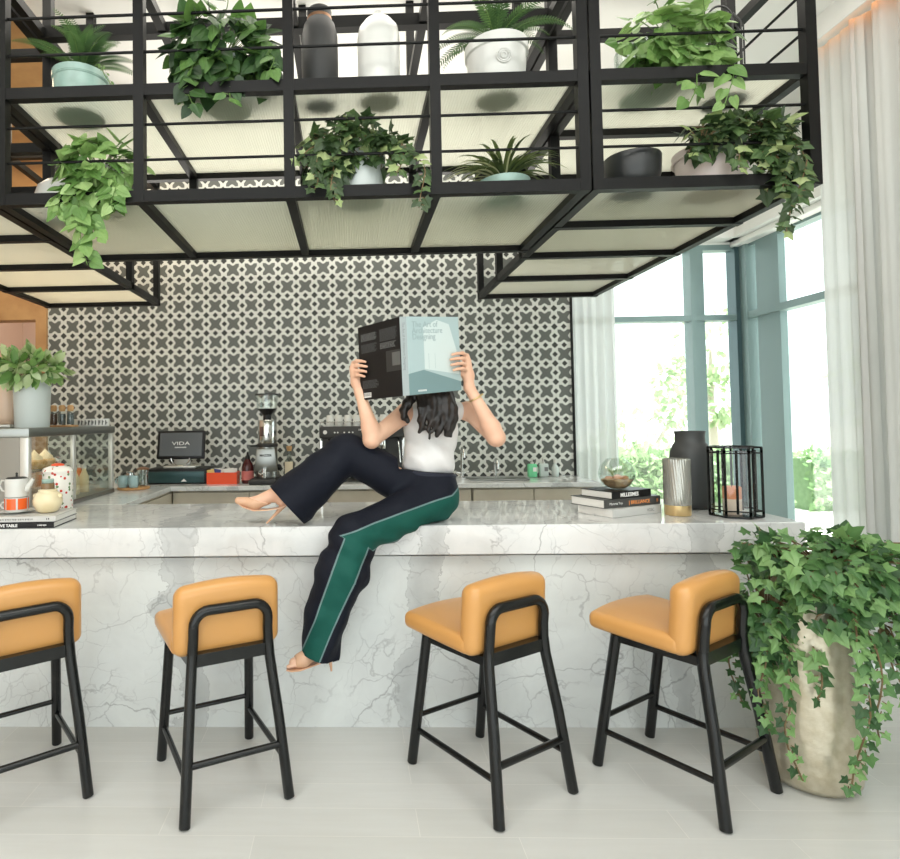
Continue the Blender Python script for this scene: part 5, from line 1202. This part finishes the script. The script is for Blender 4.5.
bounds = [(-0.25, -1.3), (0.05, -1.1), (0.40, -0.80), (0.45, -0.52), (0.52, -0.42), (0.92, -0.08)]
rad = [0.12, 0.112, 0.098, 0.115, 0.097, 0.09]
best = np.full(len(V), 9.0); val = np.full(len(V), -1.0)
for i in range(len(cl_) - 1):
    a, d = cl_[i], cl_[i + 1] - cl_[i]; tt = np.clip(((V - a) @ d) / (d @ d), 0, 1)
    q_ = V - a - tt[:, None] * d; dist = np.linalg.norm(q_, axis=1)
    fr_ = np.array((-d[2], 0, d[0])); fr_ /= np.linalg.norm(fr_)
    if fr_[2] < -0.3 or (abs(fr_[2]) <= 0.75 and fr_[0] > 0): fr_ = -fr_
    s_ = (q_ @ fr_) / (rad[i] + tt * (rad[i + 1] - rad[i]))
    hi_ = bounds[i][0] + tt * (bounds[i + 1][0] - bounds[i][0]); lo_ = bounds[i][1] + tt * (bounds[i + 1][1] - bounds[i][1])
    v_ = np.minimum(hi_ - s_, s_ - lo_); v_ = np.where(q_[:, 1] > 0.045, -0.3, v_)
    upd = dist < best - 2e-4; best[upd] = dist[upd]; val[upd] = v_[upd]
dB_ = np.full(len(V), 9.0)
for a, b_ in ((np.array(HB) + (0.0, 0.03, 0.0), np.array((-0.02, 3.07, 1.338))), (np.array((-0.02, 3.07, 1.338)), hemB)):
    tt = np.clip(((V - a) @ (b_ - a)) / ((b_ - a) @ (b_ - a)), 0, 1); dB_ = np.minimum(dB_, np.linalg.norm(V - a - tt[:, None] * (b_ - a), axis=1))
val[(dB_ < best) & (V[:, 0] < 0.33)] = -1.0
val[V[:, 2] > 1.19] = -1.0
val[(best > 0.17)] = -1.0
pn.data.attributes.new('stripe', 'FLOAT', 'POINT').data.foreach_set('value', val.astype(np.float32))
part('waistband', B().tube([(0.40 + 0.130 * cos(a), 3.12 + 0.104 * sin(a), 1.219 - 0.10 * 0.136 * cos(a)) for a in np.linspace(0, 2 * pi, 40)[:-1]], 0.0125, 8, True), mat('navy_waistband', rgb(24, 29, 46), 0.7), wm, world=True)

MT['blouse'] = mottled('white_satin_blouse', rgb(226, 225, 224), rgb(216, 215, 214), 8, 0.5)
bl = [ellip((0.42, 3.16, 1.43), (0.142, 0.102, 0.17), 0.04), ellip((0.402, 3.135, 1.28), (0.139, 0.108, 0.10), 0.05), capsule((0.345, 3.15, 1.535), (0.565, 3.175, 1.54), 0.05, 0.05, 0.03)]
def bl_post(D, P):
    X, Y, Z = P
    D = D + 0.0075 * np.sin(44 * X + 5 * np.sin(9 * Z) + 10 * (Z - 1.3)) * np.clip((1.46 - Z) / 0.2, 0, 1) + 0.003 * np.sin(30 * X + 33 * Z) * np.sin(21 * Z)
    D = np.maximum(D, -evalp(ellip((0.44, 3.06, 1.61), (0.065, 0.10, 0.11)), P))
    D = np.maximum(D, -evalp(capsule((0.235, 3.08, 1.52), (0.255, 3.2, 1.54), 0.06, 0.06), P))
    D = np.maximum(D, -evalp(capsule((0.665, 3.1, 1.52), (0.665, 3.25, 1.54), 0.062, 0.062), P))
    return np.maximum(D, 1.212 + 0.012 * np.sin(40 * X) - 0.1 * (X - 0.41) - Z)
sdf_part('blouse', bl, (0.22, 2.98, 1.16), (0.68, 3.32, 1.62), 0.006, 'blouse', wm, bl_post)

# hair
hr = [ellip((0.425, 3.155, 1.825), (0.092, 0.098, 0.118), 0.03), capsule((0.35, 3.15, 1.80), (0.335, 3.10, 1.66), 0.035, 0.03), capsule((0.50, 3.15, 1.80), (0.505, 3.11, 1.66), 0.035, 0.032),
      capsule((0.43, 3.22, 1.78), (0.44, 3.23, 1.60), 0.06, 0.05)]
def lock(pts, r0, r1):
    for i in range(len(pts) - 1):
        f0, f1 = i / (len(pts) - 1), (i + 1) / (len(pts) - 1)
        hr.append(capsule(pts[i], pts[i + 1], r0 + (r1 - r0) * f0, r0 + (r1 - r0) * f1, 0.010))
lock([(0.345, 3.10, 1.68), (0.32, 3.05, 1.62), (0.29, 3.025, 1.58), (0.268, 3.02, 1.545), (0.272, 3.02, 1.51), (0.29, 3.02, 1.49)], 0.034, 0.012)
lock([(0.37, 3.09, 1.68), (0.38, 3.03, 1.60), (0.37, 3.01, 1.54), (0.355, 3.005, 1.49), (0.362, 3.0, 1.46), (0.345, 3.0, 1.435)], 0.036, 0.010)
lock([(0.42, 3.06, 1.67), (0.42, 3.015, 1.60), (0.415, 3.0, 1.54), (0.43, 2.998, 1.49), (0.44, 2.998, 1.45), (0.43, 2.998, 1.42)], 0.048, 0.014)
lock([(0.46, 3.07, 1.67), (0.47, 3.02, 1.60), (0.47, 3.0, 1.54), (0.485, 2.998, 1.49), (0.49, 2.998, 1.45), (0.478, 2.998, 1.42)], 0.045, 0.014)
lock([(0.49, 3.09, 1.67), (0.495, 3.04, 1.61), (0.51, 3.01, 1.55), (0.515, 3.0, 1.50), (0.505, 3.0, 1.46), (0.495, 3.0, 1.435)], 0.034, 0.012)
rl = random.Random(3)
for k in range(16):
    x = rl.uniform(0.35, 0.51); e = rl.uniform(1.40, 1.50); ph = rl.uniform(0, 6)
    lock([(x + 0.010 * sin(ph + 1.1 * i), 3.03 - 0.04 * min(1, i / 3), 1.63 + (e - 1.63) * i / 6) for i in range(7)], 0.014, 0.006)
def hair_post(D, P):
    X, Y, Z = P
    D = D + 0.0022 * np.sin(190 * X + 60 * Y + 8 * np.sin(11 * Z))
    return np.maximum(D, -evalp(ellip((0.42, 3.03, 1.78), (0.066, 0.075, 0.10)), P))
sdf_part('hair', hr, (0.22, 2.94, 1.38), (0.60, 3.32, 1.97), 0.0055, 'hair', wm, hair_post, relax=1)

# shoes
MT['nude'] = mat('nude_patent_leather', rgb(214, 170, 138), 0.22)
def shoe(name, foot, lo, hi, planes, heel, sole, label=None):
    pr = [(p[0], p[1], p[2], p[3] + 0.005, p[4] + 0.005, p[5]) for p in foot[1:]] + [capsule(foot[0][2], foot[0][2], foot[0][4] + 0.005, foot[0][4] + 0.005)]
    def post(D, P):
        for p0, n0 in planes: D = np.maximum(D, (P[0] - p0[0]) * n0[0] + (P[1] - p0[1]) * n0[1] + (P[2] - p0[2]) * n0[2])
        return D
    s_, _ = sdf_part(name, pr, lo, hi, 0.004, 'nude', wm, post, relax=1)
    part('heel', B().tube(heel, [0.016, 0.008, 0.0045], 10), 'nude', s_, world=True)
    b = B(); n = len(sole); vs = []
    for (x, y, z, w_) in sole: vs += [(x, y - w_, z), (x, y + w_, z), (x, y + w_, z - 0.006), (x, y - w_, z - 0.006)]
    fs = [(0, 1, 2, 3)[::-1], tuple(range(4 * n - 4, 4 * n))]
    for i in range(n - 1):
        for k in range(4): fs.append((4 * i + k, 4 * i + (k + 1) % 4, 4 * i + 4 + (k + 1) % 4, 4 * i + 4 + k))
    part('sole', b.add(vs, fs), 'nude', s_, world=True)
shoe('shoe', footB, (-0.62, 2.94, 1.04), (-0.29, 3.06, 1.2), [((-0.50, 3.0, 1.118), (0.28, 0, 0.96))], [(-0.335, 3.0, 1.085), (-0.375, 3.0, 1.04), (-0.425, 3.0, 0.9905)],
     [(-0.318, 3.0, 1.088, 0.018), (-0.35, 3.0, 1.072, 0.028), (-0.42, 3.0, 1.062, 0.022), (-0.485, 3.0, 1.062, 0.034), (-0.54, 3.0, 1.08, 0.026), (-0.578, 2.995, 1.105, 0.008)])
shoe('shoe', footS, (-0.32, 2.70, 0.36), (-0.09, 2.84, 0.50), [((-0.185, 2.8, 0.455), (0.0, 0, 1.0)), ((-0.267, 2.75, 0.40), (-1.0, -0.35, 0.1))], [(-0.115, 2.80, 0.415), (-0.108, 2.80, 0.385), (-0.104, 2.80, 0.345)],
     [(-0.105, 2.80, 0.412, 0.02), (-0.14, 2.80, 0.398, 0.026), (-0.19, 2.785, 0.386, 0.026), (-0.24, 2.768, 0.378, 0.036), (-0.28, 2.755, 0.378, 0.034), (-0.305, 2.748, 0.381, 0.02)])
part('bracelet', B().tube([(0.632 + 0.032 * cos(a), 3.022 + 0.032 * sin(a), 1.602 + 0.018 * cos(a)) for a in np.linspace(0, 2 * pi, 28)[:-1]], 0.0045, 8, True), 'brass', wm, world=True)

# ------------------------------------------------------------------ the big open book in her hands
ob = thing('open_book', 'large open art book with dark back and pale teal front hiding her face', 'book', (0.256, 2.80, 1.61))
QF = [Vector(p) for p in ((0.276, 2.778, 1.610), (0.556, 3.002, 1.641), (0.547, 3.002, 2.007), (0.267, 2.778, 1.976))]    # bl, br, tr, tl
QB = [Vector(p) for p in ((0.056, 3.020, 1.597), (0.246, 2.782, 1.608), (0.236, 2.782, 1.976), (0.046, 3.020, 1.965))]
QS = [QB[1], QF[0], QF[3], QB[2]]
def qp(Q, u_, v_, e=0.0):
    p = (Q[0] * (1 - u_) + Q[1] * u_) * (1 - v_) + (Q[3] * (1 - u_) + Q[2] * u_) * v_
    n0 = (Q[1] - Q[0]).cross(Q[3] - Q[0]).normalized()
    return p + n0 * e
def slab(Q, e0, e1, u0=0, u1=1, v0=0, v1=1):
    b = B(); c8 = [qp(Q, u_, v_, e) for e in (e0, e1) for u_, v_ in ((u0, v0), (u1, v0), (u1, v1), (u0, v1))]
    return b.add(c8, [(0, 3, 2, 1), (4, 5, 6, 7), (0, 1, 5, 4), (1, 2, 6, 5), (2, 3, 7, 6), (3, 0, 4, 7)])
MT['coverteal'] = mat('pale_teal_cover', rgb(176, 196, 197), 0.3)
MT['art1'] = mat('pale_ice_print', rgb(210, 222, 220), 0.3); MT['art2'] = mat('slate_teal_print', rgb(122, 149, 151), 0.3); MT['art3'] = mat('mid_teal_print', rgb(152, 176, 177), 0.3)
MT['photo1'] = mat('grey_photo_print', rgb(48, 48, 48), 0.35); MT['photo2'] = mat('light_grey_photo_print', rgb(96, 97, 95), 0.35); MT['spinegrey'] = mat('grey_spine', rgb(150, 160, 160), 0.35)
fc = part('front_cover', slab(QF, -0.0035, 0), 'coverteal', ob, world=True, smooth=False)
bc = part('back_cover', slab(QB, -0.0035, 0), 'bookblack', ob, world=True, smooth=False)
sp = part('spine', slab(QS, -0.0035, 0), 'spinegrey', ob, world=True, smooth=False)
part('pages', slab(QF, -0.016, -0.004, 0.0, 0.97, 0.015, 0.985), 'paper', ob, world=True, smooth=False)
part('pages', slab(QB, -0.016, -0.004, 0.03, 1.0, 0.015, 0.985), 'paper', ob, world=True, smooth=False)
def poly(Q, pts, e): return B().add([qp(Q, u_, v_, e) for u_, v_ in pts], [tuple(range(len(pts)))])
part('print', poly(QF, [(0.30, 0.86), (0.56, 0.96), (0.80, 0.90), (0.97, 0.45), (0.97, 0.22), (0.30, 0.32)], 0.0004), 'art1', fc, world=True, smooth=False)
part('print', poly(QF, [(0.0, 0.27), (0.28, 0.31), (1.0, 0.12), (1.0, 0.0), (0.0, 0.0)], 0.0007), 'art2', fc, world=True, smooth=False)
part('print', B().add([qp(QF, a, b_, 0.0008) for a, b_ in ((0.38, 0.32), (0.384, 0.32), (0.384, 0.52), (0.38, 0.52))], [(0, 1, 2, 3)]).add([qp(QF, a, b_, 0.0008) for a, b_ in ((0.50, 0.32), (0.504, 0.32), (0.504, 0.52), (0.50, 0.52))], [(0, 1, 2, 3)]), 'art3', fc, world=True, smooth=False)
fx, fz = QF[1] - QF[0], QF[3] - QF[0]; bx, bz = QB[1] - QB[0], QB[3] - QB[0]
MT['inksilver'] = mat('silver_ink', rgb(158, 178, 180), 0.5)
for k, (tx, v_) in enumerate((('The Art of', 0.865), ('Architecture', 0.785), ('Designing', 0.705))):
    text('lettering', tx, 0.040, 'inksilver', fc, qp(QF, 0.09, v_, 0.0012), fx, fz, depth=0.0002)
for k in range(8): part('fine_print', B().add([qp(QF, 0.16 + 0.02 * k, 0.034, 0.0012), qp(QF, 0.174 + 0.02 * k, 0.034, 0.0012), qp(QF, 0.174 + 0.02 * k, 0.058, 0.0012), qp(QF, 0.16 + 0.02 * k, 0.058, 0.0012)], [(0, 1, 2, 3)]), 'inkwhite', fc, world=True, smooth=False)
sx_, sz_ = QS[1] - QS[0], QS[3] - QS[0]
text('lettering', 'The Art of Architecture Designing', 0.016, 'inkgrey', sp, qp(QS, 0.35, 0.93, 0.0006), -sz_, sx_, depth=0.0002)
rnd = random.Random(9)
def lines(u0, u1, v0, v1, n, m):
    b = B(); o = 0
    for k in range(n):
        v_ = v1 - (v1 - v0) * (k + 0.5) / n; hh = (v1 - v0) / n * 0.27; ue = u1 - rnd.uniform(0, 0.06); x = u0
        while x < ue:
            w_ = min(rnd.uniform(0.015, 0.05), ue - x)
            b.add([qp(QB, x, v_ - hh, 0.0006), qp(QB, x + w_, v_ - hh, 0.0006), qp(QB, x + w_, v_ + hh, 0.0006), qp(QB, x, v_ + hh, 0.0006)], [(0, 1, 2, 3)]); x += w_ + 0.010
    part('fine_print', b, m, bc, world=True, smooth=False)
lines(0.07, 0.46, 0.79, 0.89, 9, 'inkgrey'); lines(0.53, 0.95, 0.74, 0.90, 13, 'inkdim'); lines(0.07, 0.46, 0.63, 0.75, 10, 'inkdim'); lines(0.53, 0.92, 0.64, 0.72, 7, 'inkgrey'); lines(0.07, 0.46, 0.15, 0.26, 9, 'inkdim')
part('print', poly(QB, [(0.66, 0.33), (0.99, 0.33), (0.99, 0.60), (0.66, 0.60)], 0.0005), 'photo1', bc, world=True, smooth=False)
part('print', poly(QB, [(0.80, 0.40), (0.98, 0.40), (0.98, 0.57), (0.80, 0.57)], 0.0007), 'photo2', bc, world=True, smooth=False)
part('barcode', poly(QB, [(0.09, 0.03), (0.27, 0.03), (0.27, 0.095), (0.09, 0.095)], 0.0006), 'inkwhite', bc, world=True, smooth=False)
b = B()
for k in range(14):
    x = 0.10 + k * 0.0115; b.add([qp(QB, x, 0.045, 0.0009), qp(QB, x + 0.004 + 0.003 * (k % 3 == 0), 0.045, 0.0009), qp(QB, x + 0.004 + 0.003 * (k % 3 == 0), 0.088, 0.0009), qp(QB, x, 0.088, 0.0009)], [(0, 1, 2, 3)])
part('barcode_bars', b, 'inkblack', bc, world=True, smooth=False)
